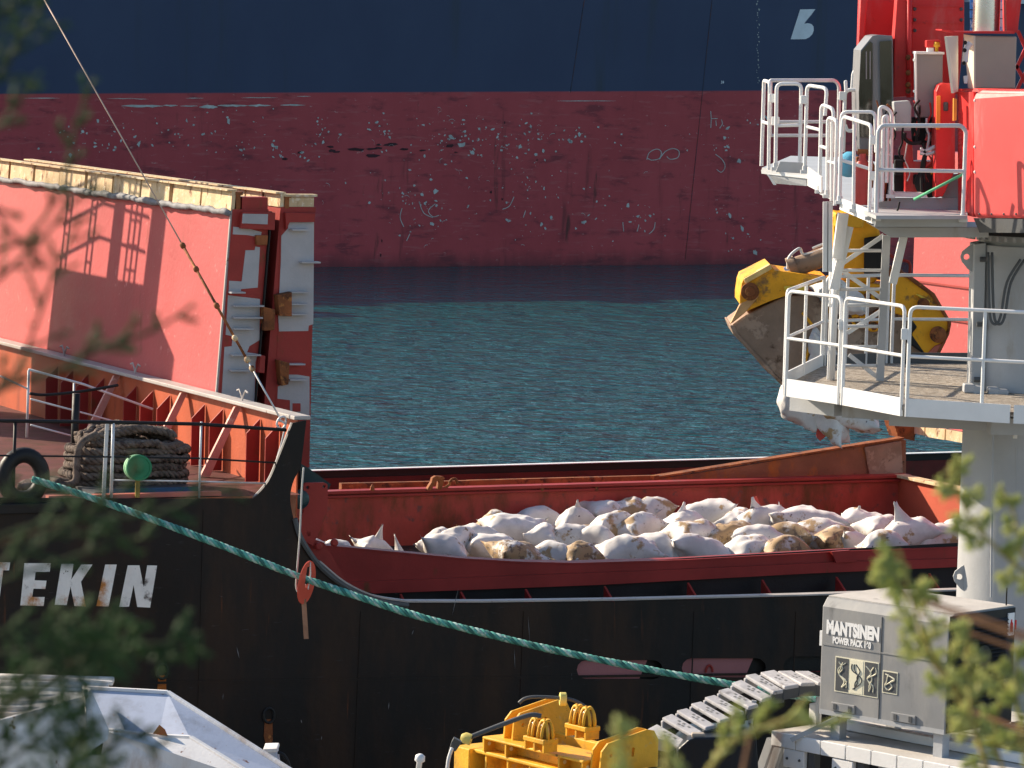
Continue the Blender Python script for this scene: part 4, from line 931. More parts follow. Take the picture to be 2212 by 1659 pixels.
# cylinder, pipes and pins
def gt(name, pts, r, ma, d=-.4, n=10):
    mb = MB(); mb.tube([g(*V(*p), d) for p in pts], r, n); return mb.build(name, ma, grab, smooth=True, auto=50)
gt('ram_barrel', [(620, 395), (860, 310)], .13, m_mud); gt('ram_rod', [(570, 420), (640, 392)], .06, m_steel); gt('ram_head', [(600, 405), (650, 385)], .16, m_mud)
gt('ram_barrel', [(1290, 400), (1420, 560)], .12, m_rust); gt('ram_rod', [(1410, 545), (1490, 640)], .06, m_steel)
gt('hose', curve_pts([(590, 400), (600, 320), (670, 260), (700, 300), (800, 280), (860, 240)], 5), .02, m_galv, -.45, 6)
gt('hose', curve_pts([(760, 260), (820, 235), (870, 220)], 4), .02, m_galv, -.3, 6)
gt('hose', curve_pts([(1290, 300), (1330, 330), (1400, 345), (1430, 370), (1425, 450)], 5), .022, m_oxide, -.3, 6)
for (x, y, r) in ((330, 555, .12), (1620, 850, .11), (1520, 640, .08)):
    for d in (-.76, .72):
        mb = MB(); mb.lathe(g(*V(x, y), d), Vector((0, -1, 0)), [(0, r), (.06, r), (.07, r * .6), (.09, r * .55)], 18); mb.build('pivot_pin', m_rust, grab, smooth=True, auto=40)
rnd = random.Random(5)
for i in range(12):
    x, y = rnd.uniform(900, 1250), rnd.uniform(560, 800); c = g(*V(x, y), -.66); mb = MB(); t = [c + Vector((math.cos(a) * .09, .02 * math.sin(3 * a), math.sin(a) * .07)) for a in [k * .55 for k in range(12)]]
    mb.tube(t, .025, 6, closed=True); mb.build('chain_link', m_gy if i % 2 else m_rust, grab, smooth=True)
for (a, b_) in (((690, 700), (760, 790)), ((760, 870), (690, 1100)), ((1130, 690), (1030, 730))): gt('tie_rod', [a, b_], .022, m_gy, -.7, 6)
# bags caught in the jaws
def jawbag(x, y, w, ear, rot, lab, soil=0, hh=.4, nm='sack', d=-.75, tagpos=None):
    c = g(x, y, d); mb = bag_mesh(int(x), w, w * .55, hh, ear, 1.6); o = mb.build(nm, (bm_clean, bm_soil)[soil], smooth=True); o.location = c; o.rotation_euler = rot
    tag(o, lab, 'bag', 'bags caught in the grab'); return o
jawbag(1722, 880, .70, 0, (.3, .9, .4), 'white bag hanging lowest left out of the grab', 0, .42)
jawbag(1790, 905, .75, 0, (.2, 1.0, -.2), 'torn white bag hanging below the platform edge with red tag', 0, .38)
jawbag(1838, 902, .80, 0, (.1, .25, .1), 'soiled white bag sagging below the platform beside the torn one', 1, .34)
jawbag(1806, 640, .65, 0, (.2, .5, .4), 'white bag stuck on top of the grab between its arms', 0, .36, d=-.9)
jawbag(1838, 655, .50, 0, (.2, .2, -.4), 'pinkish white bag lying on the grab chains', 0, .3, d=-.95)
jawbag(1772, 780, .80, 0, (.3, 1.35, .2), 'white bag squeezed upright in the jaws of the grab', 0, .36, d=-.85)
o = MB(); c = g(1772, 937, -.8); o.prism([c + Vector((a, 0, b_)) for a, b_ in ((-.06, .06), (.05, .08), (.08, -.03), (.0, -.10), (-.05, -.04))], (0, .03, 0)); tag(rebase(o.build('red_rag', m_tag)), 'small red tag dangling under the bags in the grab', 'tag')

# ================================================================== the crane
CY = 47.0
col_c = py(2232, 850, CY)
crane = thing('harbour_crane', 'red and grey harbour crane on a column with white railed platforms', 'crane', Vector((col_c.x, CY + .9, 2.0)))
def k(x, y, Y): return py(x, y, Y)
ZL = pz(2050, 845, 7.1).z
zlow = CAMZ - (CAMZ - py(2110, 848, CY).z)
zlow = py(2130, 850, CY).z                       # lower platform floor level, from the column's foot
print('lower platform z', zlow)
def lf(x, y, dz=0): p = pz(x, y, zlow); p.z += dz; return p
# column: lower pillar and upper mast section with flat side box
cx, cyy = py(2218, 850, CY + .75).x, CY + .75
mb = MB(); mb.lathe((cx, cyy, 2.0), (0, 0, 1), [(0, .72), (zlow - 2.02, .72)], 40); mb.build('lower_column', m_lgrey, crane, smooth=True, auto=40)
mb = MB(); mb.lathe((cx + .02, cyy, zlow), (0, 0, 1), [(0, .66), (1.55, .66), (1.552, .70), (1.66, .70), (1.662, .64), (1.78, .64)], 40); mb.build('upper_column', m_lgrey, crane, smooth=True, auto=40)
mb = MB(); mb.prism([k(x, y, CY + .35) for x, y in ((2105, 528), (2130, 524), (2122, 850), (2098, 845))], (0, .5, 0)); mb.build('column_fin', m_lgrey, crane, bevel=.01)
# lifting eyes on the column
for (x, y, hx) in ((2092, 555, 2090), (2076, 1246, 2072)):
    c = k(x, y, CY + .5); ear = [c + Vector((a, 0, b_)) for a, b_ in ((.1, .18), (.0, .12), (-.07, .06), (-.09, .0), (-.07, -.06), (.0, -.14), (.1, -.2))]
    hl = [c + Vector((-.02 + .035 * math.cos(t), 0, .035 * math.sin(t))) for t in [2 * math.pi * i / 12 for i in range(12)]]
    mb = MB(); mb.prism(ear, (0, .04, 0), [hl]); mb.build('lifting_eye', m_lgrey, crane)
# vertical joint and pipe on the column
for (pts, r, ma) in (([(2144, 940), (2141, 1290)], .012, m_lgrey), ([(2196, 965), (2192, 1300)], .012, m_lgrey)):
    mb = MB(); mb.tube([k(x, y, CY + .06) for x, y in pts], r, 6); mb.build('seam_bead', ma, crane)
# foot flange lugs
for (x, y) in ((2092, 838), (2112, 842), (2145, 846), (2165, 850)):
    mb = MB(); mb.box(k(x, y, CY + .05), (.06, 0, 0), (0, .1, 0), (0, 0, .05)); mb.build('flange_lug', m_lgrey, crane, bevel=.015)
mb = MB(); mb.lathe((cx, cyy, zlow + 1.78), (0, 0, 1), [(0, .80), (.05, .80), (.055, .70), (.10, .70)], 40); mb.build('slew_ring', m_black, crane, smooth=True, auto=40)
mb = MB()
for i in range(48):
    a = 2 * math.pi * i / 48; mb.lathe((cx + .77 * math.cos(a), cyy + .77 * math.sin(a), zlow + 1.77), (0, 0, -1), [(0, .022), (.05, .022)], 6)
b_ = mb.build('ring_bolts', m_lgrey, crane); b_['kind'] = 'stuff'

# ---- lower platform
plat = MB()
Zq = lambda x, y: (1576.6 + .3108 * x, 424.5 + .3108 * y)     # zoom of the platforms
edge = [Zq(*p) for p in ((375, 1312), (770, 1372), (1205, 1452), (1960, 1500), (2300, 1512))]
back = [Zq(*p) for p in ((2300, 1160), (1100, 1158), (640, 1178))]
fl = [lf(*p) for p in edge + back]
m_grate = mat('platform_grating', (.36, .32, .27), .75, var=.3, vs=8, spots=(((.16, .12, .09), 16, .54, .05, (1, 3, 1)), ((.5, .46, .4), 20, .62, .04)), bump=.8, bs=40)
plat.prism([p - Z * .05 for p in fl], Z * .05); lowp = plat.build('lower_platform', m_grate, crane)
# toe boards and the brackets below
fe = fl[:5]
for i in range(4):
    a, c = fe[i], fe[i + 1]; d = (c - a).normalized(); mb = MB(); mb.bar(a + Z * -.02 + d * .02, c + Z * -.02 - d * .02, .02, .2); mb.build('toe_board', m_white, lowp)
a, c = fl[0], fl[7]; mb = MB(); mb.bar(a + Z * .06, c + Z * .06, .02, .16); mb.build('toe_board', m_white, lowp)
a, c = fl[7], fl[6]; mb = MB(); mb.bar(a + Z * .06, c + Z * .06, .02, .14); mb.build('toe_board', m_dgrey, lowp)
a, c = fl[6], fl[5]; mb = MB(); mb.bar(a + Z * .06, c + Z * .06, .02, .14); mb.build('toe_board', m_dgrey, lowp)
for (a, c) in ((Zq(470, 1430), Zq(780, 1470)), (Zq(800, 1475), Zq(1200, 1500)), (Zq(1120, 1530), Zq(1980, 1575)), (Zq(1800, 1590), Zq(2300, 1600))):
    mb = MB(); p0, p1 = py(*a, pz(*a, zlow - .2).y + .4), py(*c, pz(*c, zlow - .2).y + .4); mb.bar(p0, p1, .25, .18); mb.build('support_beam', m_lgrey, lowp)
mb = MB(); mb.box(k(*Zq(1985, 1580), CY - .9), (.02, 0, 0), (0, .05, 0), (0, 0, .16)); mb.build('beam_end', m_white, lowp)
m_rail = m_white
def hoop(pts, parent, r=.022, mids=(), posts=(), ma=None, name='guard_rail', cr=.09):
    """a guard rail panel: a bent tube with its middle rails, one mesh"""
    mb = MB(); mb.tube(rounded(pts, cr, 5), r, 8)
    for a, c in mids: mb.tube([a, c], r * .9, 8)
    for a, c in posts: mb.tube([a, c], r * .9, 8)
    return mb.build(name, ma or m_rail, parent, smooth=True, auto=60)
def panel(p0, p1, h=1.08, drop=.12, n=0, mid=.5, parent=None, ma=None, r=.022):
    t0, t1 = p0 + Z * h, p1 + Z * h; b0, b1_ = p0 - Z * drop, p1 - Z * drop
    mids = [(p0 + Z * h * mid, p1 + Z * h * mid)]; posts = [(p0.lerp(p1, (i + 1) / (n + 1)) - Z * drop, p0.lerp(p1, (i + 1) / (n + 1)) + Z * h) for i in range(n)]
    return hoop([b0, t0, t1, b1_], parent, r, mids, posts, ma)
def inset(a, c, f=.04):
    d = (c - a).normalized(); return a + d * f, c - d * f
panel(*inset(fl[0], fl[1]), parent=lowp); panel(*inset(fl[1], fl[2]), parent=lowp); panel(*inset(fl[2], fl[4]), n=1, parent=lowp)
panel(*inset(fl[0], fl[7]), n=1, parent=lowp); panel(*inset(fl[7], fl[6]), n=2, parent=lowp, ma=m_galv); panel(*inset(fl[6], fl[5]), n=1, parent=lowp, ma=m_galv)
for p in (fl[1], fl[2]):
    mb = MB(); mb.box(p + Z * .78, (.05, 0, 0), (0, .02, 0), (0, 0, .06)); mb.build('rail_clamp', m_white, lowp)
# white post pipe with hook in the corner
pp = lf(1855, 790); mb = MB(); mb.tube([lf(*V(890, 1165)), lf(*V(890, 1165)) + Z * 1.5], .035, 10); mb.build('corner_post', m_white, lowp, smooth=True)
a = lf(*V(860, 1160)); mb = MB(); mb.tube([a + Z * 1.35, a + Z * 1.05, a + Z * 1.0 + Vector((.06, 0, 0)), a + Z * 1.05 + Vector((.09, 0, 0))], .022, 6); mb.build('gate_hook', m_white, lowp, smooth=True)

# ---- ladder and braces between the platforms
lad_y = CY + 1.3
def l_(x, y, d=0): return k(*V(x, y), lad_y + d)
lad = MB(); lad.bar(l_(1268, 170), l_(1222, 1170), .05, .09); lado = lad.build('ladder_stile', m_lgrey, crane)
mb = MB(); mb.bar(l_(950, 170), l_(900, 660), .07, .11); mb.bar(l_(905, 660), l_(885, 1160), .06, .09); mb.build('ladder_stile', m_white, crane)
for (y, x0, x1) in ((275, 960, 1265), (410, 945, 1258), (540, 930, 1250), (650, 920, 1245), (795, 930, 1240), (935, 925, 1235), (1065, 920, 1225)):
    mb = MB(); mb.tube([l_(x0, y), l_(x1, y)], .02, 8); mb.build('ladder_rung', m_galv, crane, smooth=True)
for (a, c) in (((970, 360), (1250, 170)), ((960, 410), (1240, 610)), ((1000, 840), (1230, 690)), ((1010, 990), (1225, 1160))):
    mb = MB(); mb.bar(l_(*a, .06), l_(*c, .06), .02, .05); mb.build('ladder_brace', m_galv, crane)
mb = MB(); mb.bar(l_(1385, 180, -.2), l_(1310, 500, -.2), .09, .09); mb.build('platform_strut', m_white, crane)
mb = MB(); mb.bar(l_(970, 20, -.3), l_(930, 330, -.3), .16, .12); mb.bar(l_(1010, 110, -.3), l_(905, 540, -.3), .10, .10); mb.build('platform_strut', m_white, crane)
for x0 in (850, 880):
    mb = MB(); mb.bar(l_(x0, -60, -.5), l_(x0 - 2, 420, -.5), .05, .06); mb.build('hanging_rail', m_white, crane)

# ---- upper platform
zup = py(1990, 470, CY - 1.0).z; print('upper platform z', zup)
def U6(x, y): return Z6(x, y)
def uf(x, y, dz=0): p = pz(*U6(x, y), zup); p.z += dz; return p
def uy(x, y, Y): return py(*U6(x, y), Y)
ff = [uy(215, 1120, CY + 1.6), uy(515, 1165, CY + 1.0), uy(600, 1250, CY + .6), uy(960, 1455, CY - .7), uy(1560, 1455, CY - .9)]
mb = MB(); mb.prism([uf(*p) for p in ((210, 1120), (500, 1150), (590, 1275), (730, 1345), (960, 1440), (1560, 1440), (1560, 1150), (700, 1050), (400, 1040))], Z * .04); upp = mb.build('upper_platform', m_lgrey, crane)
def face(pts, Y, th, ma, nm, parent=None, bevel=.006):
    mb = MB(); mb.prism([uy(x, y, Y) for x, y in pts], (0, th, 0)); return mb.build(nm, ma, parent or crane, bevel=bevel)
def face2(pts, ma, nm, parent=None, th=.02, bevel=.0):
    """plate whose outline points each carry their own depth"""
    P = [uy(x, y, CY + Y) for x, y, Y in pts]; n = (P[1] - P[0]).cross(P[2] - P[0]).normalized()
    n.z = 0; n.normalize()
    if n.y > 0: n = -n
    mb = MB(); mb.prism(P, -n * th); return mb.build(nm, ma, parent or crane, bevel=bevel)
face([(970, 1400), (1555, 1405), (1560, 1490), (950, 1490)], CY - .95, .03, m_lgrey, 'front_fascia', upp)  # grey paint imitates the shade on this front face
face2([(725, 1300, .1), (965, 1395, -.9), (960, 1480, -.9), (720, 1375, .1)], m_white, 'toe_board', upp)
face2([(510, 1095, 1.0), (600, 1160, .6), (600, 1265, .6), (510, 1220, 1.0)], m_white, 'toe_board', upp)
face2([(205, 1115, 1.6), (520, 1150, 1.0), (518, 1175, 1.0), (208, 1140, 1.6)], m_white, 'toe_board', upp)
face2([(240, 1145, 1.55), (500, 1172, 1.05), (505, 1222, 1.05), (290, 1205, 1.5)], m_lgrey, 'floor_beam', upp)
for x in (285, 390): face2([(x - 40, 1145, 1.4), (x - 25, 1148, 1.4), (x + 22, 1215, 1.4), (x + 2, 1215, 1.4)], m_white, 'floor_bracket', upp)
face([(330, 1060), (500, 1070), (510, 1140), (300, 1130)], CY + 1.35, .03, m_lgrey, 'step_plate', upp)
face([(960, 1300), (1520, 1300), (1520, 1400), (985, 1400)], CY + .3, .04, m_lgrey, 'rear_panel', upp)
face([(950, 1492), (1700, 1492), (1700, 1560), (1060, 1560)], CY - .3, 1.2, m_lgrey, 'floor_box', upp)
def urail(pts, Y, mids=(), posts=(), ma=None, r=.022, cr=.07):
    Yf = (lambda i: Y[i]) if isinstance(Y, (list, tuple)) else (lambda i: Y)
    P = [uy(x, y, CY + Yf(i)) for i, (x, y) in enumerate(pts)]
    y0 = Yf(0); y1 = Yf(len(pts) - 1)
    hoop(P, upp, r, [(uy(*a, CY + y0), uy(*c, CY + y1)) for a, c in mids], [(uy(*a, CY + yy), uy(*c, CY + yy)) for a, c, yy in posts], ma, cr=cr)
urail([(208, 1090), (225, 530), (262, 540), (255, 1115)], [2.4, 2.4, 1.7, 1.7], [((215, 800), (262, 815))], ma=m_white)
urail([(265, 900), (268, 535), (270, 528), (690, 528), (718, 560), (712, 1010)], 2.4, [((268, 800), (715, 800)), ((268, 890), (712, 890))], ma=m_galv)  # grey tube colour imitates the shade on this back rail
urail([(300, 1120), (308, 550), (470, 550), (458, 1120)], 1.5, [((305, 825), (462, 822))])
urail([(492, 1140), (508, 560), (638, 580), (625, 760)], [1.2, 1.2, .9, .9], [((505, 832), (598, 855))])
urail([(588, 1270), (602, 685), (682, 715), (678, 1000)], [.7, .7, .5, .5], [((597, 960), (640, 975))])
urail([(640, 1300), (645, 770), (705, 790), (690, 1350)], [.5, .5, .3, .3], [((645, 1060), (700, 1075))], posts=[((672, 800), (668, 1320), .4)])
urail([(745, 1000), (757, 590), (905, 590), (905, 855), (770, 860), (758, 820)], 1.4)
urail([(905, 580), (970, 590), (965, 900)], 1.6, ma=m_galv)
urail([(720, 1340), (735, 735), (955, 735), (962, 1000)], [.1, .1, .0, .0], [((730, 1050), (920, 1110))], posts=[((820, 760), (812, 1400), -.3)])
urail([(735, 900), (745, 765), (930, 822), (915, 1450)], [-.2, -.2, -.8, -.8])
urail([(960, 1450), (975, 860), (1000, 825), (1520, 825), (1552, 860), (1530, 1460)], -.97, [((970, 1115), (1545, 1125))], ma=m_galv, r=.024)
urail([(975, 1330), (985, 690), (1065, 730), (1055, 1300)], .1, [((985, 1000), (1060, 1020))])
urail([(1000, 1320), (1010, 770), (1035, 760), (1030, 1200)], .05)
urail([(800, 590), (808, 480), (830, 445), (855, 475), (850, 580)], 1.8, r=.016)
for (x, y, Y) in ((282, 645, 1.6), (490, 655, 1.2), (300, 795, 1.6), (940, 1155, -.8), (945, 920, -.8), (742, 630, 1.4)):
    mb = MB(); mb.box(uy(x, y, CY + Y), (.045, 0, 0), (0, .03, 0), (0, 0, .05)); mb.build('rail_clamp', m_white, upp, bevel=.01)
face([(1070, 1262), (1290, 1268), (1300, 1298), (1068, 1292)], CY + .2, .25, m_white, 'door_step', upp)
mb = MB(); mb.tube([uy(x, y, CY - .4) for x, y in curve_pts([(1115, 1325), (1105, 1370), (1085, 1410), (1055, 1420), (1030, 1400)], 4)], .012, 5); mb.build('loose_cable', m_black, upp, smooth=True)
# ---- boom foot, cab and cabinets
m_redd = m_red
def rbox(nm, pts, Y, th, ma, bevel=.015, parent=None): return face(pts, Y, th, ma, nm, parent, bevel)
boom = rbox('boom_foot', [(865, -40), (1100, -40), (1085, 250), (1060, 620), (860, 650), (850, 440)], CY + 2.2, .5, m_red)
rbox('boom_flange', [(862, -40), (910, -40), (880, 300), (830, 800), (815, 800), (838, 440)], CY + 2.0, .25, m_red, parent=boom)
rbox('tower_leg', [(1100, -40), (1190, -40), (1190, 250), (1195, 630), (1070, 640), (1080, 250)], CY + 1.2, .35, m_red, parent=boom)
rbox('tower_face', [(1192, -40), (1540, -40), (1540, 200), (1500, 620), (1190, 640)], CY + 1.5, .5, m_red, parent=boom)
mb = MB(); mb.tube([uy(1180, -30, CY + 1.15), uy(1175, 640, CY + 1.15)], .03, 8); mb.build('boom_pipe', m_red, boom, smooth=True)
for (x, y) in ((1180, 380), (1180, 480), (1178, 560), (1050, 480), (1050, 540), (1180, 600)):
    mb = MB(); mb.lathe(uy(x - 10, y, CY + 1.1), Vector((0, -1, .2)), [(0, .03), (.05, .03), (.06, .015)], 8); mb.build('pipe_fitting', m_rust, boom)
# cab
cab = face([(858, 330), (935, 235), (975, 228), (1070, 235), (1075, 640), (1060, 1000), (850, 1000), (845, 600)], CY + .9, 1.0, mat('cab_grey', (.20, .20, .21), .45, var=.08, bump=.04), 'cab', None, .03)
face([(864, 340), (922, 272), (938, 285), (938, 640), (930, 900), (852, 900), (848, 600)], CY + .88, .015, m_glass, 'side_window', cab, 0)
face([(985, 272), (1064, 266), (1064, 690), (990, 690)], CY + .87, .02, m_glass, 'door_window', cab, 0)
for x in (893, 918): face([(x, 340), (x + 8, 335), (x + 8, 520), (x, 520)], CY + .86, .01, m_mauve, 'wiper_bar', cab, 0)
rbox('cab_mirror', [(750, 530), (772, 525), (775, 600), (755, 605)], CY + .7, .05, m_white)
# control cabinet with red beacon
cc = rbox('control_cabinet', [(1225, 345), (1400, 352), (1395, 770), (1230, 772)], CY + .5, .35, m_mauve)
face2([(1218, 342, .85), (1228, 345, .49), (1232, 772, .49), (1222, 640, .85)], m_white, 'cabinet_side', cc)
face([(1222, 338), (1410, 342), (1410, 358), (1222, 356)], CY + .46, .42, m_white, 'cabinet_lid', cc)
face([(1292, 265), (1385, 262), (1385, 310), (1292, 312)], CY + .6, .2, m_red, 'beacon', cc, .01)
face([(1298, 312), (1340, 312), (1340, 346), (1298, 346)], CY + .62, .12, m_white, 'beacon_base', cc)
mb = MB(); mb.lathe(uy(1358, 345, CY + .6), (0, 0, 1), [(0, .02), (.06, .02), (.07, .04), (.12, .03)], 10); mb.build('buzzer', m_yellow, cc, smooth=True)
for y in (395, 600): face([(1205, y - 10), (1228, y - 10), (1228, y + 8), (1205, y + 8)], CY + .55, .05, m_galv, 'cabinet_hinge', cc)
# junction boxes on the platform
for (pts, Y) in (([(1075, 668), (1180, 660), (1195, 700), (1190, 860), (1090, 860)], .4), ([(925, 750), (965, 745), (970, 900), (925, 905)], .9)):
    rbox('junction_box', pts, CY + Y, .25, m_lgrey)
# electric cabinet with open door and canopy
ec = rbox('electric_cabinet', [(1600, 235), (1885, 240), (1875, 582), (1600, 580)], CY + .1, .5, m_beige)
face2([(1535, 225, .45), (1602, 235, .09), (1602, 582, .09), (1565, 580, .45)], mat('cabinet_cream', (.75, .68, .55), .5, var=.05), 'cabinet_side', ec)
face2([(1425, 240, -.2), (1500, 235, .1), (1500, 600, .1), (1470, 612, -.2)], mat('cabinet_cream', (.75, .68, .55), .5), 'cabinet_door', ec, .03)
mb = MB(); mb.prism([uy(x, y, CY + .05) for x, y in ((1392, 192), (1480, 205), (1870, 205), (1870, 222), (1470, 218), (1392, 200))], (0, .7, 0)); mb.build('canopy', m_red, ec)
mb = MB(); mb.tube([uy(x, y, CY + .06) for x, y in curve_pts([(1580, 280), (1555, 320), (1548, 370), (1545, 410)], 4)], .035, 8); mb.build('conduit', m_white, ec, smooth=True)
for (x, y) in ((1545, 280), (1542, 330), (1538, 415)):
    mb = MB(); mb.lathe(uy(x, y, CY + .0), (0, -1, 0), [(0, .025), (.03, .02)], 8); mb.build('switch_knob', m_black, ec)
face([(1535, 500), (1565, 495), (1560, 550), (1540, 548)], CY + .03, .03, m_white, 'door_latch', ec)
# luffing ram and blue tarpaulin-like panels behind it
mb = MB(); mb.tube([uy(1690, -40, CY + .8), uy(1682, 205, CY + .8)], .155, 20); mb.build('luffing_ram', m_steel, crane, smooth=True, auto=40)
m_bluep = mat('blue_printed_panel', (.05, .22, .62), .5, var=.25, vs=3, spots=(((.55, .65, .75), 2.5, .52, .03),), bump=0)
for (x0, x1) in ((1578, 1640), (1755, 1805)):
    for (y0, y1) in ((-40, 60), (68, 120), (126, 205)): face([(x0, y0), (x1, y0), (x1, y1), (x0, y1)], CY + 1.25, .02, m_bluep, 'blue_panel', boom, 0)
face([(1815, -40), (1920, -40), (1890, 215), (1820, 215)], CY + .6, .4, m_red, 'ram_bracket', boom)
# lattice at the far right
for (a, c) in (((1890, 200), (1990, 420)), ((1985, 230), (1880, 450)), ((1880, 430), (1960, 580)), ((1960, 440), (1885, 590))):
    mb = MB(); mb.bar(uy(*a, CY + .9), uy(*c, CY + .9), .04, .04); mb.build('lattice_bar', m_red, crane)
# machine house
m_mh = mat('house_sun_paled_red', (.66, .085, .085), .45, var=.08, vs=1.2, spots=(((.7, .22, .21), 2.2, .60, .1, (1, 1, .25)),), bump=.05)  # red made paler to imitate sunlight on the house front
mh = face2([(1610, 615, -.55), (1660, 590, -.66), (2100, 600, -1.75), (2100, 1440, -1.75), (1610, 1430, -.55), (1598, 1400, -.55), (1595, 650, -.55)], m_mh, 'machine_house', None, 1.4, .03)
face2([(1495, 600, .2), (1600, 605, -.5), (1600, 1425, -.5), (1500, 1400, .2)], m_red, 'side_wall', mh, .03)
face2([(1480, 585, .3), (1625, 580, -.45), (2100, 590, -1.7), (2100, 600, -1.7), (1640, 604, -.6), (1490, 598, .25)], m_red, 'roof_edge', mh, .2)
for i in range(13):
    y = 700 + i * 33
    if i in (3, 9): continue
    face2([(1500, y, .16), (1545, y - 16, -.12), (1555, y + 6, -.16), (1500, y + 18, .12)], m_red, 'louvre', mh, .05)
for y in (660, 965, 1130): 
    mb = MB(); mb.lathe(uy(1612, y, CY - .57), (0, -1, 0), [(0, .02), (.02, .015)], 8); mb.build('panel_bolt', m_white, mh)
face2([(1600, 1432, -.5), (2100, 1440, -1.72), (2100, 1530, -1.72), (1640, 1528, -.6)], m_dgrey, 'house_skirt', mh, 1.2)
face([(1470, 645), (1492, 650), (1490, 790), (1468, 795)], CY - .2, .08, mat('amber_lamp', (.8, .35, .06), .4), 'marker_lamp', mh)
rbox('red_fender', [(1372, 560), (1400, 545), (1482, 550), (1480, 1120), (1400, 1290), (1350, 1300), (1355, 600)], CY + .15, .5, m_red)
rbox('fender_lamp_strip', [(1358, 630), (1385, 628), (1382, 850), (1355, 855)], CY + .12, .02, mat('amber_strip', (.9, .3, .05), .4))
rbox('red_hood', [(1150, 900), (1200, 920), (1205, 1060), (1350, 1060), (1350, 1290), (1150, 1262)], CY + .6, .5, m_red)
rbox('dark_recess', [(1190, 770), (1350, 770), (1350, 960), (1200, 950)], CY + .9, .1, m_black)
rbox('dark_recess', [(1080, 1020), (1150, 1020), (1145, 1260), (1080, 1260)], CY + .8, .1, m_black)
rbox('hose_plate', [(1380, 1150), (1520, 1140), (1520, 1300), (1390, 1300)], CY + .4, .05, m_lgrey)
mb = MB(); mb.lathe(uy(1310, 1200, CY + .55), (0, -1, 0), [(0, .17), (.04, .17), (.05, .1)], 24); mb.build('hose_reel', m_black, crane)
for pts in ([(1250, 980), (1300, 985), (1350, 960)], [(1250, 1005), (1300, 1012), (1355, 995)], [(1270, 940), (1280, 1010), (1262, 1100), (1265, 1250), (1290, 1290)], [(1285, 1020), (1275, 1100), (1282, 1200)], [(1150, 870), (1150, 910), (1190, 940), (1260, 935)]):
    mb = MB(); mb.tube([uy(x, y, CY + .3) for x, y in curve_pts(pts, 5)], .022, 6); mb.build('hydraulic_hose', m_galv if pts[0][1] < 1010 and pts[0][0] == 1250 else m_black, crane, smooth=True)
mb = MB(); mb.tube([uy(1210, 1310, CY - .5), uy(1540, 1140, CY - .9)], .016, 6); mb.build('green_line', mat('green_line_paint', (.1, .4, .22), .7), crane, smooth=True)
for i in range(6):     # cable bundle hanging by the rails
    x = 985 + i * 12; pts = [(x, 760 + 20 * i), (x + 18, 900), (x - 8 + 5 * i, 1050), (x + 14, 1180), (x + 4, 1320)]
    mb = MB(); mb.tube([uy(a, b_, CY + .15 + .02 * i) for a, b_ in curve_pts(pts, 4)], .014, 5); mb.build('cable', (m_black, m_galv, m_rust)[i % 3], crane, smooth=True)
# things on the upper platform
fx = thing('fire_extinguisher', 'red cylinder standing on the upper crane platform behind the rails', 'extinguisher', uy(862, 1345, CY + .25))
base = uy(862, 1345, CY + .25); mb = MB(); mb.lathe(base, (0, 0, 1), [(0, .10), (.02, .108), (.40, .108), (.47, .08), (.52, .04), (.58, .04)], 24); mb.build('cylinder', mat('extinguisher_red', (.5, .07, .06), .4, var=.15), fx, smooth=True, auto=50)
mb = MB(); mb.box(base + Z * .60, (.06, 0, 0), (0, .02, 0), (0, 0, .03)); mb.build('valve', m_rust, fx)
mb = MB(); mb.tube([base + Vector((.05, -.05, .58)), base + Vector((.12, -.08, .45)), base + Vector((.11, -.08, .2))], .014, 6); mb.build('hose', m_rust, fx, smooth=True)
mb = MB(); vs0 = uy(775, 1090, CY + .7); mb.lathe(vs0 - Z * .12, (0, 0, 1), [(0, .10), (.06, .13), (.15, .14), (.22, .11), (.27, .04)], 14)
for v in mb.v: v += noise.noise_vector(v * 6) * .03
tag(rebase(mb.build('blue_sack', mat('sky_blue_plastic', (.12, .42, .62), .4, var=.1), smooth=True)), 'small crumpled sky blue plastic sack behind the platform rails', 'sack')

for x in (1640, 1720, 1800, 1880):
    t_ = (x - 1610) / 490; mb = MB(); mb.lathe(uy(x, 1405, CY - .575 - 1.2 * t_), (0, -1, 0), [(0, .014), (.012, .010)], 8); mb.build('panel_bolt', m_dgrey, mh)
# seams and a dirty grease box on the tower face
for y in (40, 150):
    mb = MB(); mb.bar(uy(1200, y, CY + 1.49), uy(1535, y, CY + 1.49), .014, .014); mb.build('tower_seam', m_red, boom)
for (x, y) in ((1215, 60), (1215, 130), (1215, 200), (1520, 60), (1520, 130)):
    mb = MB(); mb.lathe(uy(x, y, CY + 1.49), (0, -1, 0), [(0, .022), (.02, .016)], 8); mb.build('tower_bolt', m_dgrey, boom)

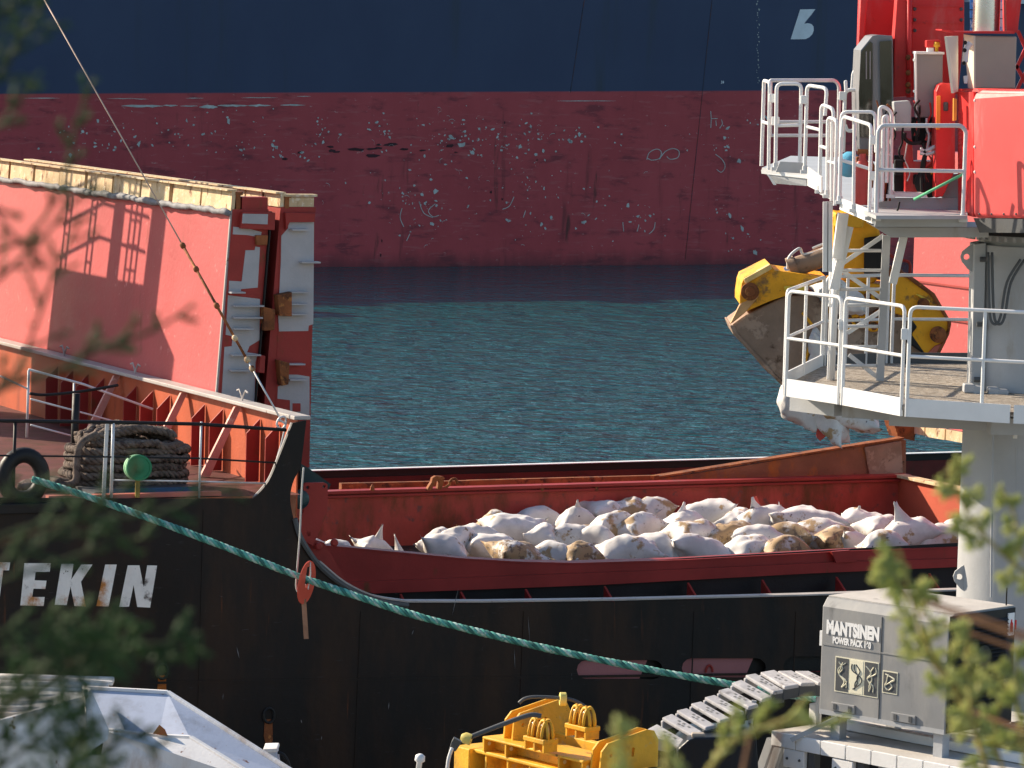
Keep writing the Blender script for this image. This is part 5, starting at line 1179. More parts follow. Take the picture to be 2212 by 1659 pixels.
# feet of the rail posts, loose cables and small boxes on the upper platform
for (x, y, Y) in ((300, 1120, 1.5), (458, 1120, 1.5), (492, 1140, 1.2), (588, 1270, .7), (640, 1300, .5), (720, 1340, .1), (812, 1395, -.3), (915, 1445, -.8), (960, 1450, -.97), (1530, 1458, -.97), (1055, 1300, .1), (975, 1325, .1)):
    c = uy(x, y, CY + Y); mb = MB(); mb.box(c + Z * .02, (.05, 0, 0), (0, .04, 0), (0, 0, .02)); mb.lathe(c + Z * .04, (0, 0, 1), [(0, .032), (.05, .032)], 8); mb.build('post_foot', m_galv, upp)
rc = random.Random(21)
for i in range(16):
    x0 = rc.uniform(930, 1330); y0 = rc.uniform(640, 980); pts = [(x0 + rc.uniform(-25, 25), y0 + 60 * k_ + rc.uniform(-15, 15)) for k_ in range(5)]
    mb = MB(); mb.tube([uy(a, b_, CY + .35 + .04 * (i % 5)) for a, b_ in curve_pts(pts, 4)], rc.uniform(.007, .016), 5); mb.build('cable', (m_black, m_rust, m_galv, m_black, m_red)[i % 5], crane, smooth=True)
for (x, y, w_, h_, Y, ma) in ((1110, 1100, 26, 50, .5, m_black), (1320, 900, 30, 26, .75, m_dgrey), (1230, 1180, 24, 34, .55, m_black), (1420, 700, 16, 30, .13, m_dgrey), (1010, 1180, 16, 50, .3, m_galv), (1330, 1130, 16, 30, .5, m_yellow), (860, 1090, 30, 60, .5, m_rust), (900, 900, 16, 40, 1.0, m_dgrey)):
    rbox('valve_box', [(x - w_, y - h_), (x + w_, y - h_), (x + w_, y + h_), (x - w_, y + h_)], CY + Y, .12, ma)
for (x, y) in ((2125, 560), (2118, 700), (2112, 820)):
    mb = MB(); mb.tube([k(x - 8, y, CY + .3), k(x + 8, y, CY + .3)], .03, 8); mb.build('pipe_clip', m_dgrey, crane)
for dx in (0, 9):
    mb = MB(); mb.tube([k(a + dx, b_, CY + .02) for a, b_ in curve_pts([(2134, 545), (2136, 640), (2140, 690), (2152, 700), (2162, 680), (2175, 610), (2205, 560)], 5)], .016, 6); mb.build('cable_shadow_tube', m_dgrey, crane, smooth=True)  # dark tubes imitate the U-shaped cable shadow on the column

# ================================================================== power pack on its steel stand
PY_ = 43.0
near = py(2051, 1330, PY_); zt_ = near.z
PB = R(43)
pu = Vector((-math.cos(PB), math.sin(PB), 0)); pv = Vector((math.sin(PB), math.cos(PB), 0))    # along the printed face (to the left, away), along the grille face
lu = (near.x - py(1775, 1290, PY_ + 1.3).x) / math.cos(PB); lv = (py(2197, 1322, PY_ + .7).x - near.x) / math.sin(PB)
hgt = zt_ - py(2048, 1587, PY_).z
print('pack', lu, lv, hgt)
pk = thing('power_pack', 'grey hydraulic power pack housing with white lettering on a steel stand', 'power pack', near - Z * hgt)
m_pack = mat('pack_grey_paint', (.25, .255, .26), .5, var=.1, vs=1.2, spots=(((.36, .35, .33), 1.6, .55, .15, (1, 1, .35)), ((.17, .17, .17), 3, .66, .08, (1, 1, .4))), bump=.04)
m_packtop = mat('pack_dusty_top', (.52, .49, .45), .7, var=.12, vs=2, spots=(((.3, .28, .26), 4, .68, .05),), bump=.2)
def K(u, v, z): return near + pu * u + pv * v + Z * z
ch = .10
mb = MB(); prof = [(0, -hgt), (0, -ch), (ch * .8, 0), (lv, 0), (lv, -hgt)]        # cross-section with a chamfered top edge
mb.prism([K(0, v, z) for v, z in prof], pu * lu); body = mb.build('housing', m_pack, pk, bevel=.015)
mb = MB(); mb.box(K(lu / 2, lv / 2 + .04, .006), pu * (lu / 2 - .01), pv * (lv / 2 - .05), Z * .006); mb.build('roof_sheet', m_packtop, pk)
# panel joints on the printed face
def facebar(u0, z0, u1, z1, w, nm, ma, d=.003): 
    mb = MB(); a, c = K(u0, -.004, z0), K(u1, -.004, z1); mb.bar(a, c, w, d * 2, up=pv); return mb.build(nm, ma, pk)
facebar(lu * .52, -.02 - ch, lu * .52, -hgt + .03, .007, 'panel_joint', m_dgrey); facebar(lu * .52, -.5, lu - .02, -.5, .02, 'panel_ledge', m_pack); facebar(lu * .52, -.5, .02, -.5, .012, 'panel_ledge', m_pack)
facebar(.01, -hgt + .02, lu - .01, -hgt + .02, .05, 'bottom_rail', m_lgrey)
for (u, z) in ((lu * .8, -hgt + .1), (lu * .32, -hgt + .1)):
    mb = MB(); mb.box(K(u, -.012, z), pu * .16, pv * .012, Z * .045); hp_ = mb.build('hinge_plate', m_pack, pk, bevel=.006)
    for s_ in (-1, 1):
        mb = MB(); mb.box(K(u + .1 * s_, -.026, z), pu * .02, pv * .006, Z * .03); mb.build('hinge_bolt', m_dgrey, hp_)
# lettering and pictogram stickers
wt = mat('white_print', (.85, .85, .84), .5, var=.03, bump=0); yl = mat('cream_sticker', (.80, .76, .58), .5, var=.05, bump=0)
text('MANTSINEN', .19, K(lu - .07, -.006, -.375), -pu, Z, wt, 'maker_lettering', pk, offset=.011, ext=.002, fit=lu * .48 * .88)
text('POWER PACK 160', .095, K(lu - .16, -.006, -.475), -pu, Z, wt, 'model_lettering', pk, offset=.0045, ext=.002, fit=lu * .48 * .64)
def sticker(u, z, w, h, marks):
    mb = MB(); mb.box(K(u, -.004, z), pu * w, pv * .002, Z * h); s_ = mb.build('sticker', yl, pk)
    mb = MB(); mb.box(K(u, -.0072, z), pu * (w - .012), pv * .0012, Z * (h - .012)); mb.build('sticker_field', m_dgrey if marks != 2 else yl, s_)
    mb = MB(); q = random.Random(marks)
    for i in range(3):
        pts = [K(u + q.uniform(-.7, .7) * w, -.0095, z + (.7 - 1.4 * t_) * h) for t_ in (0, .25, .5, .75, 1)]; mb.tube([Vector(p) for p in curve_pts([tuple(p) for p in pts], 4)], .007, 4)
    mb.build('pictogram', yl if marks != 2 else m_dgrey, s_)
for i in range(3): sticker(lu * (.82 - .115 * i), -.80, .098, .19, i + 1)
sticker(lu * .44, -.80, .10, .12, 5)
# grille end
m_grille = mat('grille_black', (.022, .022, .024), .5, var=.2, bump=.05)
mb = MB(); mb.box(K(-.004, lv / 2, -hgt / 2), pu * .004, pv * (lv / 2 - .01), Z * (hgt / 2 - .01)); gp = mb.build('end_panel', m_grille, pk)
for i in range(22):
    z = -.10 - i * (hgt - .35) / 22; mb = MB(); mb.prism([K(-.008, .06, z), K(-.045, .06, z - .028), K(-.008, .06, z - .036)], pv * (lv - .22)); mb.build('grille_slat', m_grille, gp)
mb = MB(); mb.lathe(K(-.05, lv * .45, -.48), -pu, [(0, .13), (.03, .13), (.035, .09), (.036, .02)], 24); mb.build('fan_cap', m_black, gp, smooth=True, auto=40)
mb = MB(); mb.box(K(-.02, lv - .10, -.18), pu * .006, pv * .055, Z * .12); sg = mb.build('sign_plate', wt, gp)
mb = MB(); mb.lathe(K(-.028, lv - .10, -.2), Z, [(-.06, .018), (.03, .018), (.05, .008), (.07, .008)], 8); mb.build('extinguisher_symbol', m_red, sg)
mb = MB(); mb.box(K(.02, lv + .01, -.2), pu * .02, pv * .02, Z * .05); mb.build('red_latch', m_red, pk)
mb = MB(); mb.tube([K(.05, lv - .1, 0), K(.05, lv - .1, .2)], .008, 6); mb.build('aerial', m_black, pk)
mb = MB(); mb.box(K(lu + .02, .05, -.45), pu * .02, pv * .03, Z * .08); mb.build('side_handle', m_white, pk)
for u in (.12, lu - .2):
    for v in (.1, lv - .1):
        mb = MB(); mb.box(K(u, v, -hgt - .13), pu * .06, pv * .06, Z * .13); mb.build('foot', m_lgrey, pk)
mb = MB(); mb.bar(K(lu - .25, .02, -hgt - .02), K(lu + .2, -.2, -hgt - .3), .05, .05); mb.build('brace', m_lgrey, pk)

# ---- the white steel stand below it
sd = thing('steel_stand', 'white steel frame deck carrying the grey power pack and pallets', 'stand', Vector((near.x, near.y, 2.0)))
zs_ = zt_ - hgt - .26
def D(x, y): return pz(x, y, zs_)
d0, d1_, d2_ = D(1668, 1578), D(2010, 1645), D(2300, 1700)
nn = (d1_ - d0).normalized(); bk_ = Vector((-nn.y, nn.x, 0))
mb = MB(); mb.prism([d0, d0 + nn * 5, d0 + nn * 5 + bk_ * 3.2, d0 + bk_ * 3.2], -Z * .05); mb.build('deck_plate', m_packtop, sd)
for i in range(9):
    mb = MB(); mb.box(d0 + nn * (.2 + i * .36) - Z * .075 - bk_ * .02, nn * .172, bk_ * .02, Z * .075); mb.build('fascia_panel', m_white, sd, bevel=.004)
mb = MB(); mb.bar(d0 + bk_ * .7 + Z * .06 + nn * .3, d0 + bk_ * .7 + Z * .06 + nn * 4, .12, .10); mb.build('deck_beam', m_white, sd, bevel=.01)
mb = MB(); mb.bar(d0 + bk_ * 1.7 + Z * .06 + nn * .8, d0 + bk_ * 1.7 + Z * .06 + nn * 4, .12, .10); mb.build('deck_beam', m_white, sd, bevel=.01)
for i, s_ in enumerate((.35, 1.05, 1.9, 2.7)):
    mb = MB(); mb.box(d0 + nn * s_ - Z * .26, nn * .15, bk_ * .03, Z * .10); br = mb.build('bracket_plate', m_white, sd, bevel=.01)
    mb = MB(); mb.box(d0 + nn * (s_ + .22) - Z * .26 + bk_ * .06, nn * .045, bk_ * .05, Z * .10); mb.build('dark_roller', m_dgrey, sd, bevel=.01)
    for t_ in (-1, 1):
        mb = MB(); mb.lathe(d0 + nn * (s_ + .09 * t_) - Z * .26 - bk_ * .03, -bk_, [(0, .016), (.015, .012)], 8); mb.build('bolt', m_dgrey, br)
for s_ in (.05, 1.5, 3.0):
    for b_ in (.15, 2.6):
        top_ = d0 + nn * s_ + bk_ * b_ - Z * .06; mb = MB(); mb.bar(top_, Vector((top_.x - .12, top_.y, 2.0)), .12, .12); mb.build('leg', m_lgrey, sd)
mb = MB(); mb.bar(d0 - Z * .1, d0 - Z * 1.2 - nn * .45, .06, .10); mb.bar(d0 - Z * .1 + nn * .14, d0 - Z * 1.2 - nn * .28, .06, .10); mb.build('diagonal_brace', m_lgrey, sd)
mb = MB(); mb.box(d0 + bk_ * .55 + nn * .12 + Z * .1, nn * .05, bk_ * .05, Z * .16); mb.build('guide_post', m_white, sd, bevel=.01)
mb = MB(); mb.tube([d0 + bk_ * .5 + nn * .2, d0 + bk_ * .5 + nn * .2 + Z * .35], .025, 8); mb.build('stanchion', m_galv, sd)
# pallet beside the pack
m_wood = mat('pallet_wood', (.42, .31, .19), .8, var=.25, vs=6, stretch=(1, 6, 1), bump=.3)
pt = thing('wooden_pallet', 'small stack of pale pallet boards right of the power pack', 'pallet', D(2160, 1640))
po = D(2175, 1628)
for lay in range(2):
    for i in range(4):
        mb = MB(); mb.box(po + bk_ * (.1 + i * .17) + Z * (.05 + lay * .16), nn * .42, bk_ * .055, Z * .012); mb.build('deck_board', m_wood, pt)
    for i in range(3):
        mb = MB(); mb.box(po + bk_ * .35 + nn * (-.36 + .36 * i) + Z * (-.01 + lay * .16), nn * .045, bk_ * .32, Z * .045); mb.build('bearer', m_wood, pt)

# ---- cable carrier chain
cc_ = thing('cable_carrier', 'white cable carrier chain of broad links climbing to the power pack', 'cable chain', py(1480, 1600, 44.5))
m_link = mat('link_grey_plastic', (.46, .45, .46), .6, var=.15, vs=4, spots=(((.25, .24, .24), 6, .62, .06), ((.6, .58, .56), 10, .62, .05)), bump=.2)
m_slot = mat('slot_grey', (.2, .2, .2), .7)
T8 = lambda x, y: (909.6 + .4112 * x, 1212.8 + .4112 * y)
lk = [(1215, 905), (1290, 845), (1365, 808), (1440, 772), (1512, 738), (1585, 702), (1655, 662), (1725, 622), (1810, 598), (1900, 592), (1990, 592)]
for i, (x, y) in enumerate(lk):
    Yc = 44.1 + .09 * i; a = py(*T8(x, y), Yc)
    nx_ = lk[min(i + 1, len(lk) - 1)]; pv_ = lk[max(i - 1, 0)]
    fwd = (py(*T8(*nx_), Yc + .09 * (1 if i < len(lk) - 1 else 0)) - py(*T8(*pv_), Yc - .09 * (1 if i else 0))); fwd.normalize()
    acr = Vector((.72, -.62, -.09)); acr = (acr - fwd * acr.dot(fwd)).normalized(); upv = acr.cross(fwd).normalized()
    if upv.z < 0: upv = -upv
    c = a + acr * .20 + fwd * .06
    w = .27; hl_ = .068 if i < 8 else .088
    if i < 8: fwd = (fwd - upv * .22).normalized(); upv = acr.cross(fwd).normalized(); upv = upv if upv.z > 0 else -upv
    mb = MB(); mb.box(c, fwd * hl_, acr * w, upv * .022); l_o = mb.build('link', m_link, cc_, bevel=.012)
    for s_ in (-1, 1):
        mb = MB(); mb.box(c + acr * (w - .02) * s_ - upv * .07, fwd * (hl_ + .02), acr * .02, upv * .06); mb.build('side_plate', m_link if s_ < 0 else m_dgrey, l_o, bevel=.01)
    for u_, v_ in ((-.3, .3), (.1, -.2), (.35, .25), (.0, .35), (-.1, -.35)):
        mb = MB(); mb.box(c + acr * w * u_ + fwd * hl_ * v_ + upv * .023, fwd * .012, acr * .018, upv * .002); mb.build('slot_mark', m_slot, l_o)
mb = MB(); e_ = py(*T8(1290, 960), 44.0); mb.prism([py(*T8(x, y), 43.9) for x, y in ((1140, 905), (1380, 965), (1300, 1005), (1140, 965))], (0, .4, 0)); mb.build('end_plate', m_lgrey, cc_)
mb = MB(); mb.bar(py(*T8(1750, 730), 44.3), py(*T8(1690, 1085), 44.3), .04, .05); mb.build('support_leg', m_lgrey, cc_)
# dark vehicle-like cover behind the chain
dk = MB(); dk.prism([py(*T8(x, y), 43.6) for x, y in ((1350, 985), (1400, 940), (1440, 925), (1640, 920), (1760, 905), (1780, 1200), (1340, 1200))], (0, .9, 0))
dko = thing('dark_cable_drum_cover', 'dark blue-black cover below the white cable chain', 'cover', py(1560, 1690, 44)); dk.build('shell', mat('blue_black_cover', (.012, .016, .022), .35, var=.2), dko, bevel=.06)
mb = MB(); mb.box(py(*T8(1455, 912), 43.7), (.07, 0, 0), (0, .05, 0), (0, 0, .025)); mb.build('lamp', m_beige, dko, bevel=.015)

# ================================================================== yellow lifting frame
YB = R(39); YY = 42.0
yu = Vector((math.cos(YB), math.sin(YB), 0)); yv = Vector((math.sin(YB), -math.cos(YB), 0))     # right-back, right-front
Q7 = lambda x, y: (939.9 + .2467 * x, 1455.3 + .2467 * y)
yo = py(*Q7(1280, 760), YY) - Vector((0, 0, .17))                              # front corner of the body's top
yf = thing('yellow_lifting_frame', 'yellow steel lifting frame with two caged lamps and upright plates', 'machine', Vector((yo.x, yo.y, 2.0)))
def Yp(u, v, z): return yo + yu * u + yv * v + Z * z
px_m = F / YY
LV = (py(*Q7(1280, 760), YY).x - py(*Q7(150, 660), YY).x) / math.sin(YB); LU = .95
print('yellow', LV)
def ybox(nm, u0, u1, v0, v1, z0, z1, ma=m_yellow, bev=.012, par=None):
    mb = MB(); mb.box(Yp((u0 + u1) / 2, (v0 + v1) / 2, (z0 + z1) / 2), yu * (u1 - u0) / 2, yv * (v1 - v0) / 2, Z * (z1 - z0) / 2); return mb.build(nm, ma, par or yf, bevel=bev)
ybox('left_block', 0, LU, -LV, -LV + .26, -1.6, 0); ybox('right_block', 0, .12, -.02, .26, -1.6, 0)
# right side plate with slot
hole_ = [Yp(u, .28, z) for u, z in ((.30, -.20), (.34, -.15), (.72, -.11), (.76, -.14), (.76, -.20), (.72, -.24), (.34, -.29), (.30, -.26))]
mb = MB(); mb.prism([Yp(u, .28, z) for u, z in ((.0, 0), (.15, .03), (.85, .06), (.95, .0), (.95, -1.6), (0, -1.6))], -yv * .03, [hole_]); mb.build('side_plate', m_yellow, yf, bevel=.006)
ybox('bay_top', .06, LU, -LV + .26, -.02, -.04, 0); ybox('bay_back', .4, .44, -LV + .26, -.02, -1.6, -.04)
n_ = 5
for i in range(n_):
    v_ = -LV + .26 + (LV - .28) * (i + .5) / n_; ybox('bay_rib', .08, .4, v_ - .012, v_ + .012, -.8, -.04, bev=0)
# channel beam along the front
ybox('channel_top', .04, .5, -LV + .42, -.02, .13, .16); ybox('channel_back', .20, .24, -LV + .42, -.02, .0, .13); 
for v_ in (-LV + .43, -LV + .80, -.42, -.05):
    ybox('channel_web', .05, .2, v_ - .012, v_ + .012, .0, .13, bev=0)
    mb = MB(); mb.lathe(Yp(.12, v_ + .013, .08), yv, [(0, .022), (.003, .022)], 12); mb.build('hole_glow_disc', mat('hole_glow_paint', (.9, .75, .4), .6), yf)  # pale disc imitates light showing in the web's hole
# paired upright plates
def upright(v_, zb_, u0):
    out = [(u0, zb_), (u0 + .02, zb_ + .22), (u0 + .10, zb_ + .30), (u0 + .62, zb_ + .40), (u0 + .72, zb_ + .38), (u0 + .78, zb_ + .28), (u0 + .78, zb_)]
    for dv in (0, -.14):
        mb = MB(); hl = [Yp(u0 + .14 + .02 * math.cos(t), v_ + dv, zb_ + .17 + .02 * math.sin(t)) for t in [2 * math.pi * j / 10 for j in range(10)]]
        h2 = [Yp(u0 + a, v_ + dv, zb_ + b_) for a, b_ in ((.42, .14), (.45, .13), (.46, .22), (.43, .23))]
        mb.prism([Yp(u, v_ + dv, z) for u, z in out], -yv * .028, [hl, h2]); mb.build('upright_plate', m_yellow, yf, bevel=.005)
    ybox('upright_web', u0 + .55, u0 + .58, v_ - .14, v_ - .028, zb_, zb_ + .3)
upright(-LV + .78, .14, .16); upright(.16, .05, .12)
mb = MB(); mb.box(Yp(.36, .165, .16), yu * .05, yv * .012, Z * .06); mb.build('label_plate', m_yellow, yf); mb = MB(); mb.box(Yp(.37, .18, .13), yu * .025, yv * .004, Z * .025); mb.build('red_seal', mat('seal_red', (.6, .06, .05), .5), yf)
ybox('cross_member', .62, .70, -LV + .66, .0, .02, .22)
# caged lamps
def lamp(px, py_):
    c = py(*Q7(px, py_), YY + .45)
    L0 = ybox('lamp_base', 0, 0.01, 0, .01, 0, .01); bpy.data.objects.remove(L0)
    mb = MB(); mb.box(c, yu * .10, yv * .17, Z * .025); b_ = mb.build('lamp_bracket', m_yellow, yf, bevel=.008)
    for s_ in (-1, 1):
        mb = MB(); o_ = c + yv * .075 * s_ + Z * .02; mb.lathe(o_, Z, [(0, .072), (.10, .072), (.14, .062), (.17, .04), (.18, .005)], 16); mb.build('lamp_dome', mat('amber_glass', (.22, .10, .015), .15, var=.1), b_, smooth=True, auto=50)
        for kx in (-1, 1):
            for dd in (yu, yv):
                mb = MB(); arc = [o_ + dd * (.078 * math.cos(t)) + Z * (.19 * math.sin(t)) + (yv if dd is yu else yu) * .03 * kx for t in [math.pi * j / 10 for j in range(11)]]
                mb.tube(arc, .019, 6); mb.build('cage_bar', m_yellow, b_, smooth=True)
    for s_ in (-1, 0, 1):
        mb = MB(); mb.box(c + yv * .15 * s_ - Z * .06, yu * .09, yv * .012, Z * .05); mb.build('bracket_foot', m_yellow, b_)
lamp(925, 575); lamp(1290, 465)
# hoses with end caps
mb = MB(); mb.tube([py(*Q7(x, y), YY + .3) for x, y in curve_pts([(930, 372), (860, 360), (780, 375), (600, 440), (420, 510), (310, 555)], 5)], .026, 8); mb.build('hose', m_dgrey, yf, smooth=True)
mb = MB(); mb.tube([py(*Q7(x, y), YY + .9) for x, y in curve_pts([(735, 258), (780, 222), (850, 205), (960, 205), (1080, 212), (1180, 225), (1250, 250), (1310, 285)], 5)], .020, 8); mb.build('hose', m_dgrey, yf, smooth=True)
m_cap = mat('cap_yellow', (.72, .58, .16), .5, var=.15)
mb = MB(); mb.lathe(py(*Q7(300, 575), YY + .3), Vector((-.9, .2, .25)), [(-.02, .06), (.05, .06), (.09, .03)], 16); mb.build('hose_cap', m_cap, yf, smooth=True, auto=40)
mb = MB(); mb.lathe(py(*Q7(1090, 222), YY + .9), Vector((1, .1, 0)), [(0, .072), (.07, .072)], 16); mb.build('hose_grip', m_cap, yf, smooth=True, auto=40, bevel=.008)
mb = MB(); mb.prism([py(*Q7(x, y), YY + .5) for x, y in ((165, 565), (235, 600), (180, 680), (120, 680), (145, 600))], (0, .1, 0)); mb.build('bracket', m_dgrey, yf)
mb = MB(); mb.tube([py(*Q7(x, y), YY + .45) for x, y in curve_pts([(150, 650), (120, 740), (108, 830), (105, 900)], 4)], .02, 6); mb.build('cable', m_galv, yf, smooth=True)
ybox('plinth', -.1, 1.1, -LV - .1, .35, -(yo.z - 2.0), -1.6, m_dgrey)

# ================================================================== white hopper at the lower left
hp_ = thing('white_hopper', 'white steel hopper with chamfered rims at the lower left', 'hopper', Vector((py(250, 1650, 40).x, 40, 2.0)))
m_hin = mat('hopper_shade_blue', (.42, .47, .58), .55, var=.08, vs=1.5, spots=(((.33, .36, .43), 2, .58, .1), (RUST, 4, .66, .03), ((.3, .16, .1), 14, .68, .02)), bump=.12)  # blue tint imitates the bluish shade inside the hopper
m_hwh = mat('hopper_white', (.72, .71, .70), .55, var=.1, vs=1.5, spots=(((.5, .42, .36), 2.2, .60, .1, (1, 1, .3)), (RUST, 6, .67, .03), ((.3, .14, .07), 13, .68, .02)), bump=.15)
def hp(pts, ma, nm, th=.02, par=None, flip=1):
    P = [py(x, y, Y) for x, y, Y in pts]; n = (P[1] - P[0]).cross(P[2] - P[0]).normalized()
    mb = MB(); mb.prism(P, n * th * flip); return mb.build(nm, ma, par or hp_)
hp([(180, 1487, 41.4), (362, 1497, 41.3), (660, 1688, 40.2), (560, 1688, 39.9), (411, 1596, 40.5), (342, 1592, 40.6), (225, 1580, 40.7)], m_hin, 'far_wall')
def rim(pts, r, nm, ma): 
    mb = MB()
    for i in range(len(pts) - 1): mb.bar(py(*pts[i]), py(*pts[i + 1]), r, r * .7)
    return mb.build(nm, ma, hp_, bevel=.006)
rim([(178, 1485, 41.4), (362, 1495, 41.3), (660, 1684, 40.2)], .05, 'outer_rim', m_hwh)
rim([(228, 1577, 40.65), (342, 1590, 40.55), (411, 1593, 40.5), (560, 1684, 39.85)], .055, 'inner_rim', m_hwh)
hp([(230, 1580, 40.6), (342, 1594, 40.5), (411, 1597, 40.45), (560, 1690, 39.8), (560, 1760, 39.8), (190, 1760, 40.4)], m_hwh, 'front_wall')
hp([(-60, 1578, 39.0), (182, 1506, 40.7), (192, 1640, 40.5), (192, 1760, 40.3), (-60, 1760, 39.0)], m_hwh, 'left_wall')
rim([(-60, 1576, 39.0), (184, 1505, 40.72)], .05, 'left_rim', m_hwh)
hp([(178, 1482, 41.2), (192, 1490, 40.7), (232, 1578, 40.5), (228, 1600, 40.45), (190, 1625, 40.4), (186, 1560, 40.5)], m_hwh, 'corner_plate')
rim([(184, 1490, 40.66), (192, 1535, 40.5), (192, 1640, 40.3)], .05, 'corner_post', m_hwh)
hp([(183, 1630, 40.2), (229, 1632, 40.2), (229, 1760, 40.2), (183, 1760, 40.2)], m_hwh, 'lower_post')
hp([(330, 1585, 40.5), (344, 1566, 40.5), (356, 1576, 40.5), (362, 1590, 40.5)], m_rust, 'rim_lug')
# ribbed back sheet, one rib per fold
for i in range(8):
    y0 = 1464 + i * 13.5; 
    mb = MB(); mb.tube([py(-60, y0 - 4, 42.2 - .12 * i), py(246 - i * 9 - (i * i) * 2.4, y0 + 5 + (0 if i else 0), 42.1 - .12 * i)], .034, 8); mb.build('sheet_rib', m_hwh, hp_, smooth=True)
hp([(-60, 1462, 42.3), (200, 1472, 42.2), (180, 1512, 41.6), (-60, 1580, 41.2)], m_hwh, 'rib_backing', .01)
rim([(120, 1466, 42.05), (244, 1476, 42.0)], .06, 'back_rim', m_hwh)
# legs down to the quay
for (x, Y) in ((20, 39.2), (200, 40.4), (400, 40.2), (560, 39.9)):
    t_ = py(x, 1740, Y); mb = MB(); mb.bar(t_, Vector((t_.x, t_.y, 2.0)), .14, .14); mb.build('leg', m_hwh, hp_)
# small pale box behind the hopper's slope
sb = thing('small_pale_box', 'small pale grey box with a hose behind the hopper slope', 'box', py(585, 1659, 41))
mb = MB(); mb.prism([py(x, y, 41) for x, y in ((570, 1621), (597, 1620), (603, 1668), (570, 1668))], (0, .3, 0)); mb.build('case', m_hin, sb, bevel=.01)
mb = MB(); mb.prism([py(x, y, 40.98) for x, y in ((568, 1618), (599, 1617), (600, 1625), (569, 1626))], (0, .34, 0)); mb.build('lid', m_hwh, sb, bevel=.01)
mb = MB(); mb.tube([py(x, y, 41.1) for x, y in curve_pts([(600, 1625), (612, 1630), (622, 1645), (628, 1670)], 4)], .018, 6); mb.build('hose', m_black, sb, smooth=True)
# white lamp head at the bottom edge
tw = MB(); tw.lathe(py(903, 1672, 42), (.1, 0, 1), [(0, .03), (.12, .03), (.14, .055), (.19, .05), (.21, .02)], 12); tag(rebase(tw.build('small_white_post', m_white, smooth=True)), 'short white post head left of the yellow frame', 'post')

# ================================================================== conifer twigs close to the camera
leafmats = {}
def leaf_mat(nm, c1, c2):
    ma = bpy.data.materials.new(nm); ma.use_nodes = True; nt = ma.node_tree; N, L = nt.nodes, nt.links; b = N['Principled BSDF']
    tc = N.new('ShaderNodeTexCoord'); n = N.new('ShaderNodeTexNoise'); n.inputs['Scale'].default_value = 22; L.new(tc.outputs['Object'], n.inputs[0])
    mx = N.new('ShaderNodeMix'); mx.data_type = 'RGBA'; mx.inputs[6].default_value = (*c1, 1); mx.inputs[7].default_value = (*c2, 1)
    mr = N.new('ShaderNodeMapRange'); mr.inputs[1].default_value = .35; mr.inputs[2].default_value = .65; L.new(n.outputs[0], mr.inputs[0]); L.new(mr.outputs[0], mx.inputs[0]); L.new(mx.outputs[2], b.inputs['Base Color'])
    b.inputs['Roughness'].default_value = .55; b.inputs['Subsurface Weight'].default_value = .0
    tr = N.new('ShaderNodeBsdfTranslucent'); L.new(mx.outputs[2], tr.inputs[0]); ms = N.new('ShaderNodeMixShader'); ms.inputs[0].default_value = .5
    L.new(b.outputs[0], ms.inputs[1]); L.new(tr.outputs[0], ms.inputs[2]); L.new(ms.outputs[0], N['Material Output'].inputs[0]); return ma
m_leafR = leaf_mat('thuja_yellow_green', (.50, .56, .17), (.70, .70, .30)); m_leafL = leaf_mat('thuja_dark_green', (.05, .12, .04), (.12, .21, .07))
m_twig = mat('twig_bark', (.16, .08, .04), .8, var=.3, vs=20); m_twigY = mat('young_stem', (.36, .27, .08), .7, var=.2, vs=20)
rt = random.Random(11)
def scale_leaf(mb, p, d, l, r):
    """one plump scale shoot: a six-sided spindle"""
    d = d.normalized(); x = d.orthogonal().normalized(); y = d.cross(x); n = 5; vs_ = []
    prof = ((0, .45), (.35, 1), (.7, .8), (1, .12))
    for (t, k_) in prof:
        for j in range(n): a = 2 * math.pi * j / n; vs_.append(p + d * l * t + (x * math.cos(a) + y * math.sin(a)) * r * k_)
    fs = [(i * n + j, i * n + (j + 1) % n, (i + 1) * n + (j + 1) % n, (i + 1) * n + j) for i in range(3) for j in range(n)]; mb.add(vs_, fs)
def spray(ms, ml, pts, r0, r1, side=6, sl=.03, lr=.0035, depth=2):
    """stem through pts with scale-clad side shoots"""
    P = [Vector(p) for p in curve_pts([tuple(p) for p in pts], 8)]; n = len(P)
    if ms is not None: ms.tube(P, [r0 + (r1 - r0) * i / (n - 1) for i in range(n)], 6)
    tot = sum((P[i + 1] - P[i]).length for i in range(n - 1)); acc = 0
    for i in range(n - 1):
        d = (P[i + 1] - P[i]); L_ = d.length; steps = max(1, int(L_ / (lr * 1.6)))
        for s_ in range(steps):
            f = (acc + L_ * s_ / steps) / tot; p = P[i].lerp(P[i + 1], s_ / steps)
            if f < .25 and r0 > .002 and depth > 1: continue
            sd_ = d.normalized() + Vector((rt.uniform(-1, 1), rt.uniform(-1, 1), rt.uniform(-1, 1))) * .75
            scale_leaf(ml, p, sd_, lr * rt.uniform(2.4, 4.2), lr * rt.uniform(.45, .75))
        acc += L_
    if depth > 0:
        for s_ in range(side):
            f = .18 + .8 * (s_ + rt.random() * .6) / side; i = min(n - 2, int(f * (n - 1))); p = P[i]; d = (P[i + 1] - P[i]).normalized()
            sgn = 1 if s_ % 2 else -1; sidev = Vector((d.z, 0, -d.x)) * sgn
            dd = (d * .75 + sidev * rt.uniform(.5, .9) + Vector((0, rt.uniform(-.5, .5), 0))).normalized(); l = sl * rt.uniform(.6, 1.25) * (1.1 - .5 * f)
            e = p + dd * l; mid = p + dd * l * .5 + d * l * .06
            spray(ms, ml, [p, mid, e + d * l * .12], max(.0006, r1 * .8), .0005, max(2, side // 2), sl * .45, lr, depth - 1)
